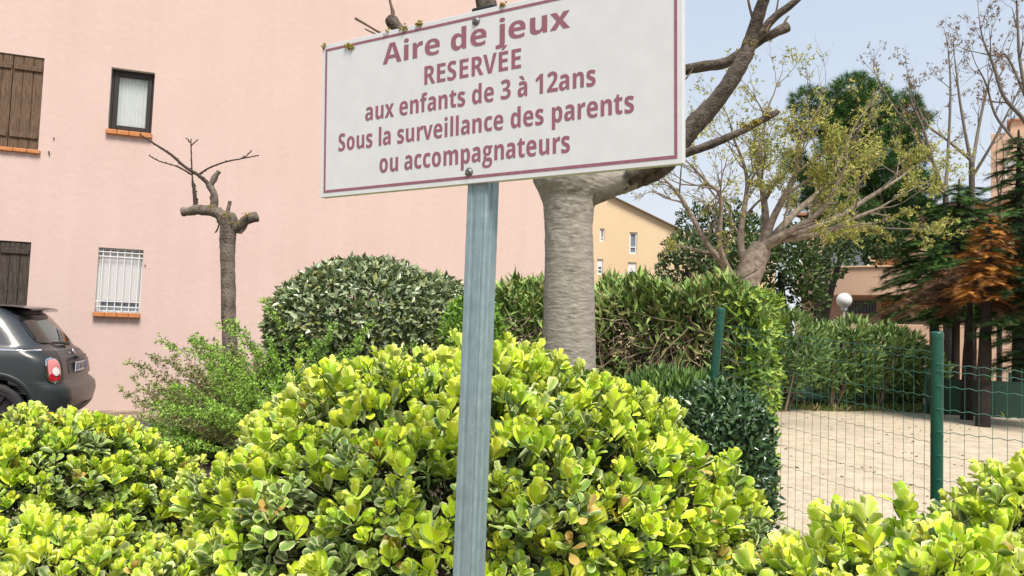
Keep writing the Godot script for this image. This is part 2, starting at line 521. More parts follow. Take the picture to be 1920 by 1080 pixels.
func build_pink_house():
	var house := thing("pink_house", "tall pink rendered apartment house behind the parked car", "building", Vector3(-5.516, 0, -10.6), deg_to_rad(20))
	var holes := [[-0.335, 0.23, 4.115, 5.018], [-0.345, 0.228, 1.515, 2.427], [-1.905, -1.165, 3.715, 5.012], [-1.905, -1.165, 1.05, 2.436]]
	var w := MB.new()
	var rv := []
	holed_wall(w, rv, -9.0, 6.9, -0.3, 8.4, holes, 0.17)
	# right-hand side, back and left of the block
	w.quad(Vector3(6.9, -0.3, 0), Vector3(6.9, 8.4, 0), Vector3(6.9, 8.4, -10), Vector3(6.9, -0.3, -10))
	w.quad(Vector3(6.9, -0.3, -10), Vector3(6.9, 8.4, -10), Vector3(-9, 8.4, -10), Vector3(-9, -0.3, -10))
	w.quad(Vector3(-9, -0.3, -10), Vector3(-9, 8.4, -10), Vector3(-9, 8.4, 0), Vector3(-9, -0.3, 0))
	part("wall", w.bake(), M.pink, house)
	for q in rv:
		part("window_reveal", q.bake(), M.reveal, house)
	var roof := MB.new()
	roof.box(Transform3D(Basis(), Vector3(-1.05, 8.47, -5)), Vector3(16.4, 0.14, 10.5), 0.02)
	part("roof", roof.bake(), M.roof_tile, house)
	# upper window: dark wooden frame, pale curtain
	var win := Node3D.new()
	win.name = "window"
	house.add_child(win, true)
	win.position = Vector3(-0.0525, 4.5665, 0)
	win.set_meta("label", "small dark framed window with pale curtain")
	at(part("frame", frame_mesh(0.565, 0.903, 0.035, 0.06), M.frame_wood, win), Vector3(0, 0, -0.115))
	at(part("sash", frame_mesh(0.493, 0.831, 0.058, 0.05), M.frame_wood, win), Vector3(0, 0, -0.105))
	at(part("pane", box_mesh(Vector3(0.378, 0.716, 0.006)), M.glass, win), Vector3(0, 0, -0.112))
	at(part("curtain", folded(0.40, 0.74, 0.008, 9), M.curtain, win), Vector3(0, 0, -0.16))
	at(part("sill", tile_row(0.60, 0.07, 0.23, 4), M.terracotta, win), Vector3(0.0, -0.488, -0.055))
	# lower window: white grille, blind half drawn
	win = Node3D.new()
	win.name = "window"
	house.add_child(win, true)
	win.position = Vector3(-0.0585, 1.971, 0)
	win.set_meta("label", "barred lower window with white blind")
	at(part("frame", frame_mesh(0.573, 0.912, 0.03, 0.06), M.white_paint, win), Vector3(0, 0, -0.125))
	var bl := MB.new()
	for k in 26:
		bl.box(Transform3D(Basis(Vector3.RIGHT, 0.22), Vector3(0, 0.40 - k * 0.027, -0.085)), Vector3(0.505, 0.0275, 0.003))
	part("blind", bl.bake(), M.white_paint, win)
	at(part("pane", box_mesh(Vector3(0.51, 0.85, 0.006)), M.far_glass, win), Vector3(0, 0, -0.14))
	var gr := MB.new()
	for k in 6:
		gr.box(Transform3D(Basis(), Vector3(-0.23 + k * 0.092, 0.0, -0.035)), Vector3(0.012, 0.89, 0.012), 0.002)
	for y in [0.40, 0.335, -0.30, -0.375]:
		gr.box(Transform3D(Basis(), Vector3(0, y, -0.026)), Vector3(0.565, 0.014, 0.006), 0.001)
	part("grille", gr.bake(), M.white_paint, win)
	at(part("sill", tile_row(0.60, 0.065, 0.25, 4), M.terracotta, win), Vector3(0.0, -0.4885, -0.05))
	# closed plank shutters
	for f in [[3.715, 5.012, M.old_wood, "brown plank shutter", [4.84, 3.90]], [1.05, 2.436, M.grey_wood, "blackened weathered plank shutter", [2.30, 1.20]]]:
		for k in 2:
			var sh := Node3D.new()
			sh.name = "shutter"
			house.add_child(sh, true)
			sh.set_meta("label", f[3])
			var x0 := -1.90 + k * 0.368
			var hgt: float = f[1] - f[0] - 0.012
			for j in 3:
				at(part("plank", box_mesh(Vector3(0.117, hgt, 0.026), 0.004), f[2], sh), Vector3(x0 + 0.061 + j * 0.1215, (f[0] + f[1]) / 2.0 + 0.003, -0.028 - 0.003 * ((j + k) % 2)))
			for y in f[4]:
				at(part("batten", box_mesh(Vector3(0.335, 0.065, 0.022), 0.004), f[2], sh), Vector3(x0 + 0.183, y, -0.004))
		at(part("sill", tile_row(0.80, 0.055, 0.2, 5), M.terracotta, house), Vector3(-1.53, f[0] - 0.031, -0.05))
	# shutter catches left in the render
	for h in [[-1.028, 3.689, 0.05], [-0.984, 3.901, 0.02], [0.26, 2.21, 0.014]]:
		var c := MB.new()
		c.box(Transform3D(Basis(Vector3.BACK, 0.2), Vector3(h[0], h[1], 0.012)), Vector3(0.014, h[2], 0.024), 0.003)
		part("shutter_catch", c.bake(), M.black_plastic, house)

func folded(w: float, h: float, deep: float, waves: int) -> ArrayMesh:
	var b := MB.new()
	var pts := []
	for r in 2:
		for k in 60:
			var t := k / 59.0
			pts.append(Vector3((t - 0.5) * w, (r - 0.5) * h, sin(t * waves * TAU) * deep + sin(t * waves * 2.3 * TAU) * deep * 0.4))
	b.grid(pts, 2, 60, false, false)
	return b.bake()

func tile_row(w: float, h: float, deep: float, count: int) -> ArrayMesh:
	var b := MB.new()
	for k in count:
		b.box(Transform3D(Basis(), Vector3(-w / 2 + w / count * (k + 0.5), 0, 0)), Vector3(w / count - 0.004, h, deep), 0.008)
	return b.bake()

# ---------------------------------------------------------------- the notice
func build_sign():
	var t := thing("notice_sign", "white playground notice with maroon lettering on a galvanised post", "sign", Vector3(-0.086, 0, -1.541))
	var inv := t.transform.affine_inverse()
	var bx := Basis(Vector3(0.870982, 0.013539, 0.491129), Vector3(-0.029114, 0.999286, 0.024083), Vector3(-0.490452, -0.035275, 0.870754)).orthonormalized()
	var board := inv * Transform3D(bx, Vector3(-0.0851, 1.93054, -1.5145))
	# panel: sheet with a turned edge
	var b := MB.new()
	b.box(Transform3D(Basis(), Vector3(0, 0, -0.0015)), Vector3(0.861, 0.3592, 0.003), 0.0008)
	for s in [-1.0, 1.0]:
		b.box(Transform3D(Basis(), Vector3(0, s * 0.1783, -0.0098)), Vector3(0.861, 0.0022, 0.0135), 0.0006)
		b.box(Transform3D(Basis(), Vector3(s * 0.4292, 0, -0.0098)), Vector3(0.0022, 0.354, 0.0135), 0.0006)
	part("panel", b.bake(), M.sign_white, t).transform = board
	var br := MB.new()
	br.box(Transform3D(Basis(), Vector3(0, 0.1664, 0.0003)), Vector3(0.8408, 0.0055, 0.0006))
	br.box(Transform3D(Basis(), Vector3(0, -0.1664, 0.0003)), Vector3(0.8408, 0.0060, 0.0006))
	br.box(Transform3D(Basis(), Vector3(-0.4177, 0, 0.0003)), Vector3(0.0055, 0.3271, 0.0006))
	br.box(Transform3D(Basis(), Vector3(0.4177, 0, 0.0003)), Vector3(0.0055, 0.3271, 0.0006))
	part("border", br.bake(), M.sign_print, t).transform = board
	var font := SystemFont.new()
	font.font_names = PackedStringArray(["Droid Sans"])
	font.font_weight = 700
	var cap := TextMesh.new()
	cap.font = font
	cap.font_size = 64
	cap.text = "H"
	cap.depth = 0.01
	cap.curve_step = 0.5
	var hb := cap.get_aabb()
	for L in [["Aire de jeux", -0.249, 0.2094, 0.1056, 0.0445], ["RESERVÉE", -0.1346, 0.1023, 0.0435, 0.0398], ["aux enfants de 3 à 12ans", -0.2979, 0.2632, -0.0150, 0.0392], ["Sous la surveillance des parents", -0.3764, 0.3395, -0.0757, 0.0395], ["ou accompagnateurs", -0.2548, 0.2103, -0.1364, 0.0405]]:
		var m := TextMesh.new()
		m.font = font
		m.font_size = 64
		m.text = L[0]
		m.depth = 0.01
		m.curve_step = 0.5
		var ab := m.get_aabb()
		var sx: float = (L[2] - L[1]) / ab.size.x
		var sy: float = L[4] / hb.size.y
		var o := part("lettering", m, M.sign_print, t)
		o.transform = board * Transform3D(Basis.from_scale(Vector3(sx, sy, 0.06)), Vector3(L[1] - ab.position.x * sx, L[3] - hb.position.y * sy, 0.0003))
	# pan-head screws with washers
	for p in [Vector2(-0.0042, 0.1577), Vector2(-0.0185, -0.1555)]:
		var sc := MB.new()
		sc.lathe(Transform3D(Basis(Vector3.RIGHT, PI / 2), Vector3(p.x, p.y, 0)), [Vector2(0.0095, 0), Vector2(0.0095, 0.0012), Vector2(0.0062, 0.0014), Vector2(0.0058, 0.004), Vector2(0.0035, 0.0056), Vector2(0.0018, 0.0056), Vector2(0.0016, 0.003), Vector2(0, 0.003)], 18)
		part("screw", sc.bake(), M.steel, t).transform = board
	# post: square tube with rolled ribs on the faces
	var prof := []
	var r := 0.025
	var side := [Vector2(-0.022, 0.025), Vector2(-0.0125, 0.025), Vector2(-0.0105, 0.0222), Vector2(-0.0045, 0.0222), Vector2(-0.0025, 0.0246), Vector2(0.014, 0.0246), Vector2(0.0155, 0.0238), Vector2(0.017, 0.0246), Vector2(0.021, 0.025), Vector2(0.0235, 0.0238)]
	for k in 4:
		var an := -k * PI / 2
		for q in side:
			prof.append(q.rotated(an))
	var pm := MB.new()
	var turn := Basis(Vector3.UP, atan2(bx.z.x, bx.z.z))
	for k in prof.size():
		var a: Vector2 = prof[k]
		var e: Vector2 = prof[(k + 1) % prof.size()]
		var lo := turn * Vector3(a.x, 0, a.y)
		var le := turn * Vector3(e.x, 0, e.y)
		pm.quad(lo + Vector3(0, -0.05, 0), le + Vector3(0, -0.05, 0), le + Vector3(0, 2.118, 0), lo + Vector3(0, 2.118, 0))
	var post_at := inv * (Transform3D(bx, Vector3(-0.0851, 1.93054, -1.5145)) * Vector3(-0.003, 0, -0.0045 - r - 0.012))
	post_at.y = 0
	at(part("post", pm.bake(), M.zinc, t), post_at)
	var capm := MB.new()
	capm.box(Transform3D(turn, Vector3(0, 2.121, 0)), Vector3(0.058, 0.014, 0.058), 0.003)
	at(part("post_cap", capm.bake(), M.black_plastic, t), post_at)
	# crusty lichen along the top edge
	for q in [[-0.352, 0.168, 5], [-0.343, 0.161, 4], [-0.190, 0.1765, 4], [-0.150, 0.1775, 5], [-0.238, 0.178, 2], [0.062, 0.1785, 4], [-0.420, 0.1775, 2]]:
		var lm := MB.new()
		for k in q[2] * 3:
			var rr := rng.randf_range(0.0015, 0.0038)
			lm.box(Transform3D(Basis.from_euler(Vector3(rng.randf() * 6, rng.randf() * 6, rng.randf() * 6)), Vector3(q[0] + rng.randfn() * 0.0045, q[1] + rng.randfn() * 0.0035, 0.001 + rng.randf() * 0.003)), Vector3(rr, rr * 0.7, rr * 1.4) * 1.3, rr * 0.2)
		part("lichen", lm.bake(), M.lichen, t).transform = board

# ---------------------------------------------------------------- leaves
class LeafShape:
	var v := PackedVector3Array()
	var n := PackedVector3Array()
	var mask := PackedFloat32Array()   # 0 blade, 1 margin
	var tri := PackedInt32Array()

class LeafPile:
	# many leaves of one topology joined into one mesh
	var v := PackedVector3Array()
	var n := PackedVector3Array()
	var c := PackedColorArray()
	var ix := PackedInt32Array()

	func add(s: LeafShape, rot: Basis, size: float, p: Vector3, col: PackedColorArray):
		var o := v.size()
		v.append_array(Transform3D(rot * size, p) * s.v)
		n.append_array(Transform3D(rot, Vector3.ZERO) * s.n)
		c.append_array(col)
		for k in s.tri:
			ix.append(o + k)

	func bake() -> ArrayMesh:
		var arr := []
		arr.resize(Mesh.ARRAY_MAX)
		arr[Mesh.ARRAY_VERTEX] = v
		arr[Mesh.ARRAY_NORMAL] = n
		arr[Mesh.ARRAY_COLOR] = c
		arr[Mesh.ARRAY_INDEX] = ix
		var m := ArrayMesh.new()
		m.add_surface_from_arrays(Mesh.PRIMITIVE_TRIANGLES, arr)
		return m

var spindle_near := []
var spindle_far := []
var blade := []        # plain oval leaves, four triangles each
var lance := []        # long narrow leaves
var sprig := []        # small clusters of tiny leaves
var tuft := []         # needle tufts
var spray := []        # flat conifer sprays

func obovate(t: float) -> float:
	return pow(t, 0.75) * pow(1.0 - pow(t, 3.4), 0.55) * 1.22

func oval(t: float) -> float:
	return sin(PI * pow(t, 0.85))

func leaf_shape(rows: Array, cols: Array, width: float, cup: float, curl: float, twist: float, round_tip: bool, margin: float) -> LeafShape:
	# unit length along +y, upper side towards +z
	var s := LeafShape.new()
	var pts := []
	for t: float in rows:
		for k: float in cols:
			var w := obovate(t) if round_tip else oval(t)
			w = maxf(w, 0.06 if t < 0.5 else 0.0) * width * 0.5
			var z := cup * k * k * w + curl * t * t
			var p := Vector3(k * w, t, z)
			p = p.rotated(Vector3.UP, twist * t)
			pts.append(p)
			s.mask.append(clampf((absf(k) - (1.0 - margin)) / margin, 0.0, 1.0) if t < 0.97 else 1.0)
	var nc := cols.size()
	for r in rows.size():
		for k in nc:
			var du: Vector3 = pts[r * nc + mini(k + 1, nc - 1)] - pts[r * nc + maxi(k - 1, 0)]
			if du.length() < 0.001:
				var r2 := maxi(r - 1, 1)
				du = pts[r2 * nc + mini(k + 1, nc - 1)] - pts[r2 * nc + maxi(k - 1, 0)]
			var dv: Vector3 = pts[mini(r + 1, rows.size() - 1) * nc + k] - pts[maxi(r - 1, 0) * nc + k]
			s.v.append(pts[r * nc + k])
			s.n.append(du.cross(dv).normalized())
	for r in rows.size() - 1:
		for k in nc - 1:
			var a := r * nc + k
			s.tri.append_array([a, a + nc, a + 1])
			if rows[r + 1] < 0.995:
				s.tri.append_array([a + 1, a + nc, a + nc + 1])
	return s

func tone(s: LeafShape, blade_col: Color, margin_col: Color) -> PackedColorArray:
	var out := PackedColorArray()
	for m in s.mask:
		out.append(blade_col.lerp(margin_col, m))
	return out

func merge_shape(list: Array) -> LeafShape:
	# list of [LeafShape, Transform3D]
	var s := LeafShape.new()
	for e in list:
		var o := s.v.size()
		var q: LeafShape = e[0]
		var xf: Transform3D = e[1]
		s.v.append_array(xf * q.v)
		s.n.append_array(Transform3D(xf.basis.orthonormalized(), Vector3.ZERO) * q.n)
		s.mask.append_array(q.mask)
		for k in q.tri:
			s.tri.append(o + k)
	return s

func aim(dir: Vector3, up: Vector3) -> Basis:
	# y along dir, z as near to up as it can be
	var y := dir.normalized()
	var z := up - y * up.dot(y)
	if z.length() < 0.01:
		z = Vector3(0.37, 0.2, 0.9) - y * y.dot(Vector3(0.37, 0.2, 0.9))
	z = z.normalized()
	return Basis(y.cross(z), y, z)

func rand_dir() -> Vector3:
	var z := rng.randf_range(-1, 1)
	var a := rng.randf() * TAU
	var r := sqrt(1 - z * z)
	return Vector3(r * cos(a), z, r * sin(a))

func build_templates():
	for q in [[0.84, 0.36, 0.10, 0.0], [0.92, 0.58, 0.20, 0.15], [0.78, 0.30, -0.16, -0.2], [0.88, 0.45, 0.02, 0.25]]:
		spindle_near.append(leaf_shape([0.0, 0.22, 0.52, 0.8, 0.95, 1.0], [-1.0, -0.72, 0.0, 0.72, 1.0], q[0], q[1], q[2], q[3], true, 0.34))
		spindle_far.append(leaf_shape([0.0, 0.35, 0.8, 1.0], [-1.0, 0.0, 1.0], q[0], q[1], q[2], q[3], true, 0.45))
	for q in [[0.48, 0.5, 0.0], [0.42, 0.8, -0.15], [0.52, 0.3, 0.12]]:
		blade.append(leaf_shape([0.0, 0.45, 1.0], [-1.0, 0.0, 1.0], q[0], q[1], q[2], 0.0, false, 0.3))
	for q in [[0.27, 0.5, 0.1], [0.21, 0.4, -0.2], [0.29, 0.6, -0.05]]:
		lance.append(leaf_shape([0.0, 0.4, 1.0], [-1.0, 0.0, 1.0], q[0], q[1], q[2], 0.0, false, 0.3))
	# a sprig: a handful of tiny leaves about a short shoot
	var tiny := leaf_shape([0.0, 0.5, 1.0], [-1.0, 1.0], 0.55, 0.0, 0.0, 0.0, false, 0.3)
	for k in 3:
		var l := []
		for j in 7:
			var d := (rand_dir() + Vector3(0, 0.5, 0)).normalized()
			l.append([tiny, Transform3D(aim(d, rand_dir()) * rng.randf_range(0.35, 0.6), Vector3(0, j / 7.0 * 0.8, 0) + rand_dir() * 0.12)])
		sprig.append(merge_shape(l))
	# needles
	var needle := LeafShape.new()
	needle.v = PackedVector3Array([Vector3(-0.032, 0, 0), Vector3(0, 1, 0), Vector3(0.032, 0, 0)])
	needle.n = PackedVector3Array([Vector3.BACK, Vector3.BACK, Vector3.BACK])
	needle.mask = PackedFloat32Array([0, 0.6, 0])
	needle.tri = PackedInt32Array([0, 1, 2])
	for k in 3:
		var l := []
		for j in 22:
			var d := (rand_dir() + Vector3(0, 0.55, 0)).normalized()
			l.append([needle, Transform3D(aim(d, rand_dir()) * rng.randf_range(0.6, 1.0), Vector3.ZERO)])
		tuft.append(merge_shape(l))
	for k in 3:
		var l := []
		for j in 13:
			for sd in [-1.0, 1.0]:
				var t := j / 13.0
				var d := Vector3(sd * rng.randf_range(0.6, 1.0), rng.randf_range(0.5, 0.8), rng.randf_range(-0.25, 0.1)).normalized()
				var b := aim(d, Vector3(0, 0, 1) + rand_dir() * 0.6)
				b.x *= 1.9
				l.append([needle, Transform3D(b * (0.34 * (1.0 - 0.6 * t) + 0.04), Vector3(0, t, -0.12 * t * t))])
		spray.append(merge_shape(l))

# ---------------------------------------------------------------- variegated spindle shrubs
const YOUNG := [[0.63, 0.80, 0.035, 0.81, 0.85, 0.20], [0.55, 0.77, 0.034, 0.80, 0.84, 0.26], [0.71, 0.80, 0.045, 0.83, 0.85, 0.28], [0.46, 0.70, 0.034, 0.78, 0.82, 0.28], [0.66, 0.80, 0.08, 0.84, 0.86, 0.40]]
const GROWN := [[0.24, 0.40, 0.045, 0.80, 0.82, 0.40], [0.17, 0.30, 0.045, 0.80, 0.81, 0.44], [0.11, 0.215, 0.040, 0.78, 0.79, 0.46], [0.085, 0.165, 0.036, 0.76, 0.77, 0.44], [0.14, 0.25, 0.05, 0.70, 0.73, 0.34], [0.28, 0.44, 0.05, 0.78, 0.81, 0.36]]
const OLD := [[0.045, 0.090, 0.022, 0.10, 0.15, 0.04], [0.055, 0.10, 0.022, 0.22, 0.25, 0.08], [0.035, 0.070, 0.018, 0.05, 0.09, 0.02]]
const ODD := [[0.72, 0.56, 0.010, 0.75, 0.62, 0.03], [0.50, 0.33, 0.09, 0.50, 0.42, 0.14], [0.36, 0.24, 0.07, 0.46, 0.40, 0.16]]

var tone_sets := {}
var leaf_meshes := {}

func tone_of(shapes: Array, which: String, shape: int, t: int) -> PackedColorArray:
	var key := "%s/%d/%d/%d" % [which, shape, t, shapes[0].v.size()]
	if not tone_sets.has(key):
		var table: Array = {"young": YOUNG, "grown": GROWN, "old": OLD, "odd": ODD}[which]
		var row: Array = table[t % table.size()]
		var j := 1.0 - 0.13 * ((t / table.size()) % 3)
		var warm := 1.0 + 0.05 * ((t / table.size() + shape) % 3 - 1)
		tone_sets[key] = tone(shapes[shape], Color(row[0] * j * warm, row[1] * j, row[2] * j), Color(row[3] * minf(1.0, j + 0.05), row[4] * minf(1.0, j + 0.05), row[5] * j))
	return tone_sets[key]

func leaf_mesh(shapes: Array, which: String, shape: int, t: int) -> ArrayMesh:
	var key := "%s/%d/%d/%d" % [which, shape, t, shapes[0].v.size()]
	if not leaf_meshes.has(key):
		var p := LeafPile.new()
		p.add(shapes[shape], Basis(), 1.0, Vector3.ZERO, tone_of(shapes, which, shape, t))
		leaf_meshes[key] = p.bake()
	return leaf_meshes[key]

func spindle(label: String, centre: Vector3, radii: Vector3, seed_: int, shoots: int, size: float, shapes: Array, lush: float, tall := []):
	var base := Vector3(centre.x, ground_height(centre.x, centre.z), centre.z)
	var t := thing("spindle_shrub", label, "shrub", base, 0.0, "yellow-edged evergreen shrubs around the sign")
	rng.seed = seed_
	var nz := FastNoiseLite.new()
	nz.seed = seed_
	nz.frequency = 1.0
	nz.fractal_octaves = 2
	var recs := []      # [score, rot, size, pos, kind, shape, tone]
	var pile := LeafPile.new()
	var stems := MB.new()
	var list := []
	for k in shoots:
		var y := 1.0 - 1.45 * (k + 0.5) / shoots
		var a := k * 2.39996 + rng.randf_range(-0.25, 0.25)
		var r := sqrt(maxf(0.0, 1.0 - y * y))
		var d := (Vector3(r * cos(a), y, r * sin(a)) + rand_dir() * 0.07).normalized()
		var lump := 1.0 + 0.11 * nz.get_noise_3d(d.x * 2.0, d.y * 2.0, d.z * 2.0) + 0.13 * nz.get_noise_3d(d.x * 5.0 + 9.0, d.y * 5.0, d.z * 5.0) + rng.randf_range(-0.05, 0.035) - (rng.randf_range(0.04, 0.12) if k % 3 == 0 else 0.0)
		var p := centre + d * radii * lump
		list.append([p, (d / radii).normalized(), d, 1.0])
	for q in tall:
		list.append([q, Vector3.UP, Vector3.UP, 1.05])
		for k in 3:
			list.append([q - Vector3(rng.randf_range(-0.03, 0.03), 0.03 + 0.03 * k, rng.randf_range(-0.03, 0.03)), Vector3.UP, Vector3.UP, 1.0])
	for e in list:
		var p: Vector3 = e[0]
		var nn: Vector3 = e[1]
		if p.y < base.y + 0.12:
			continue
		var to_cam := (EYE - p).normalized()
		if nn.dot(to_cam) < -0.35 and rng.randf() < 0.45:
			continue
		var axis := (nn * 0.6 + Vector3.UP * 0.62 + rand_dir() * 0.34).normalized()
		var patch := nz.get_noise_3d(p.x * 2.6 + 31.0, p.y * 2.6, p.z * 2.6)
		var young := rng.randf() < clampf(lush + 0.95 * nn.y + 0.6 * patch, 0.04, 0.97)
		var pairs := rng.randi_range(5, 6) if young else rng.randi_range(4, 5)
		var spin := rng.randf() * TAU
		var big: float = size * rng.randf_range(0.62, 1.32) * e[3]
		var ref := aim(axis, rand_dir())
		var odd := rng.randf() < 0.035
		var open0 := rng.randf_range(0.10, 0.32) if young else rng.randf_range(0.25, 0.5)
		var open1 := rng.randf_range(0.75, 1.15) if young else rng.randf_range(1.15, 1.6)
		var kind := "young" if young else "grown"
		var tn := rng.randi_range(0, 14) if young else rng.randi_range(0, 17)
		for j in pairs:
			var f := j / float(pairs - 1)
			for h in 2:
				if rng.randf() < 0.06 + 0.12 * f:
					continue
				var az := spin + j * 1.62 + h * PI + rng.randf_range(-0.3, 0.3)
				var th := lerpf(open0, open1, pow(f, 0.85)) + rng.randf_range(-0.13, 0.13)
				var radial := ref.x * cos(az) + ref.z * sin(az)
				var dir := axis * cos(th) + radial * sin(th)
				var up := axis * sin(th) - radial * cos(th)
				var rot := aim(dir, up + rand_dir() * 0.22)
				var ls := big * (0.62 + 0.42 * pow(f, 0.6)) * rng.randf_range(0.85, 1.15)
				var pos := p - axis * (0.010 + 0.045 * f * big / 0.05) + radial * 0.004
				var kk := kind
				var tt := tn if rng.randf() < 0.65 else rng.randi_range(0, 14)
				if young and j == pairs - 1 and rng.randf() < 0.6:
					kk = "grown"
					tt = rng.randi_range(0, 2)
				if odd and rng.randf() < 0.5:
					kk = "odd"
					tt = rng.randi_range(0, 2) if rng.randf() < 0.6 else 1
				var sh := rng.randi_range(0, 3)
				if young and f < 0.6:
					sh = 1 if rng.randf() < 0.6 else 0
				var mid := pos + dir * ls * 0.5
				var dist := (EYE - mid).length()
				var sx := mid.x / -mid.z
				var sy := (mid.y - EYE.y) / -mid.z
				var score := 0.0
				if absf(sx) < 0.67 and sy > -0.34 and nn.dot(to_cam) > 0.1:
					score = ls / dist * (0.35 + absf(rot.z.dot(to_cam))) * (0.5 + nn.dot(to_cam)) * (1.35 - 0.6 * f if young else 1.0)
				recs.append([score, rot, ls, pos, kk, sh, tt])
		# the twig that carries the shoot
		var inner := centre + (p - centre) * 0.72
		inner.y = minf(inner.y, p.y - 0.05)
		stems.tube([Vector4(inner.x, inner.y, inner.z, 0.0028), Vector4((p.x + inner.x) / 2 + rng.randf_range(-0.012, 0.012), (p.y + inner.y) / 2 - 0.01, (p.z + inner.z) / 2, 0.0024), Vector4(p.x, p.y, p.z, 0.0018)], 4, Color.WHITE, 0.0, null, false)
	# older leaves further in
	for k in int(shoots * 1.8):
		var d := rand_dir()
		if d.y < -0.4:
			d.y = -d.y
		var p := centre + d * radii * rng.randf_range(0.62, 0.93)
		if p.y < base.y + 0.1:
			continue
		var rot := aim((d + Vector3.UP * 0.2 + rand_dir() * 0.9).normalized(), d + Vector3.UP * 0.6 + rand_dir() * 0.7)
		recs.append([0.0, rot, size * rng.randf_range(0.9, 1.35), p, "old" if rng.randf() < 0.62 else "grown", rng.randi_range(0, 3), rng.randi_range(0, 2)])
	recs.sort_custom(func(x, y): return x[0] > y[0])
	for k in recs.size():
		var r: Array = recs[k]
		if k < 300 and r[0] > 0.0:
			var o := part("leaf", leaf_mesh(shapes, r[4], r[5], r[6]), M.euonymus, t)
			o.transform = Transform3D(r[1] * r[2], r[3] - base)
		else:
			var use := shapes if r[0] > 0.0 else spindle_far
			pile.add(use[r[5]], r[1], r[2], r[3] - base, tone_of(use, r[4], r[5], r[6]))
	part("foliage", pile.bake(), M.euonymus, t, true)
	# main stems from the ground
	for k in 7:
		var a := TAU * k / 7.0 + rng.randf()
		var tip := Vector3(cos(a) * radii.x, 0, sin(a) * radii.z) * 0.5 + Vector3(0, centre.y + radii.y * 0.35 - base.y, 0)
		var st := MB.new()
		st.tube([Vector4(tip.x * 0.12, -0.03, tip.z * 0.12, 0.018), Vector4(tip.x * 0.4, tip.y * 0.5, tip.z * 0.4, 0.013), Vector4(tip.x, tip.y, tip.z, 0.007)], 6)
		part("stem", st.bake(), M.twig, t)
	var so := part("twigs", stems.bake(), M.green_twig, t, true)
	so.position = -base

func build_spindle_shrubs():
	spindle("largest lime-green and cream-edged shrub, directly behind the sign post", Vector3(-0.12, 0.61, -2.80), Vector3(1.0, 0.765, 0.95), 101, 4700, 0.046, spindle_near, 0.24, [Vector3(-0.221, 1.44, -2.95), Vector3(0.477, 1.269, -2.5), Vector3(0.52, 1.247, -2.45)])
	spindle("cream-edged shrub below the parked car, left of the large one", Vector3(-2.07, 0.41, -3.42), Vector3(0.72, 0.60, 0.62), 102, 2900, 0.042, spindle_near, 0.08)
	spindle("low bright lime shrub filling the lower left corner", Vector3(-1.30, 0.36, -2.12), Vector3(0.60, 0.51, 0.5), 103, 2300, 0.039, spindle_near, 0.75)
	spindle("closest lime shrub at lower right in front of green fence post", Vector3(0.84, 0.46, -1.60), Vector3(0.54, 0.60, 0.42), 104, 1700, 0.045, spindle_near, 0.55, [Vector3(0.917, 1.119, -1.75), Vector3(0.703, 1.104, -1.6)])
	spindle("shrub at right edge beside the green fence post", Vector3(1.72, 0.46, -2.25), Vector3(0.50, 0.64, 0.5), 105, 1700, 0.044, spindle_near, 0.22)

# ---------------------------------------------------------------- trees
func v3(p: Vector4) -> Vector3:
	return Vector3(p.x, p.y, p.z)

func smooth_path(path: Array, steps := 5) -> Array:
	# Catmull-Rom through Vector4 points
	var out := []
	for i in path.size() - 1:
		var a: Vector4 = path[maxi(i - 1, 0)]
		var b: Vector4 = path[i]
		var c: Vector4 = path[i + 1]
		var d: Vector4 = path[mini(i + 2, path.size() - 1)]
		for k in steps:
			var t := k / float(steps)
			var q: Vector4 = 0.5 * ((2.0 * b) + (c - a) * t + (2.0 * a - 5.0 * b + 4.0 * c - d) * t * t + (3.0 * b - a - 3.0 * c + d) * t * t * t)
			q.w = maxf(0.0012, lerpf(b.w, c.w, t))
			out.append(q)
	out.append(path[path.size() - 1])
	return out

func knobbly(seed_: int, freq: float) -> FastNoiseLite:
	var nz := FastNoiseLite.new()
	nz.seed = seed_
	nz.frequency = freq
	nz.fractal_octaves = 3
	return nz

func grow(mb: MB, from: Vector3, dir: Vector3, length: float, r: float, depth: int, bend: float, lift: float, kids: int, spread: float, tips: Array, sides := 5):
	# a branch that wanders, then forks; tips collects [position, direction, radius] along the last twigs
	var path := []
	var p := from
	var d := dir.normalized()
	var steps := 5 if depth > 0 else 4
	var ends := []
	for k in steps + 1:
		var f := k / float(steps)
		var rr := r * (1.0 - 0.55 * f)
		path.append(Vector4(p.x, p.y, p.z, rr))
		ends.append([p, d, rr])
		d = (d + rand_dir() * bend + Vector3.UP * lift).normalized()
		p += d * length / steps
	mb.tube(path, sides if depth > 1 else 4, Color.WHITE, 0.0, null, false)
	if depth <= 1:
		for e in ends:
			tips.append(e)
	if depth <= 0:
		return
	for k in kids:
		var at_k: int = rng.randi_range(2, steps) if k > 0 else steps
		var e: Array = ends[at_k]
		var ed: Vector3 = e[1]
		var side := ed.cross(rand_dir()).normalized()
		grow(mb, e[0], (e[1] + side * spread * rng.randf_range(0.5, 1.3)).normalized(), length * rng.randf_range(0.5, 0.78), e[2] * 0.75, depth - 1, bend, lift, kids, spread, tips, sides)

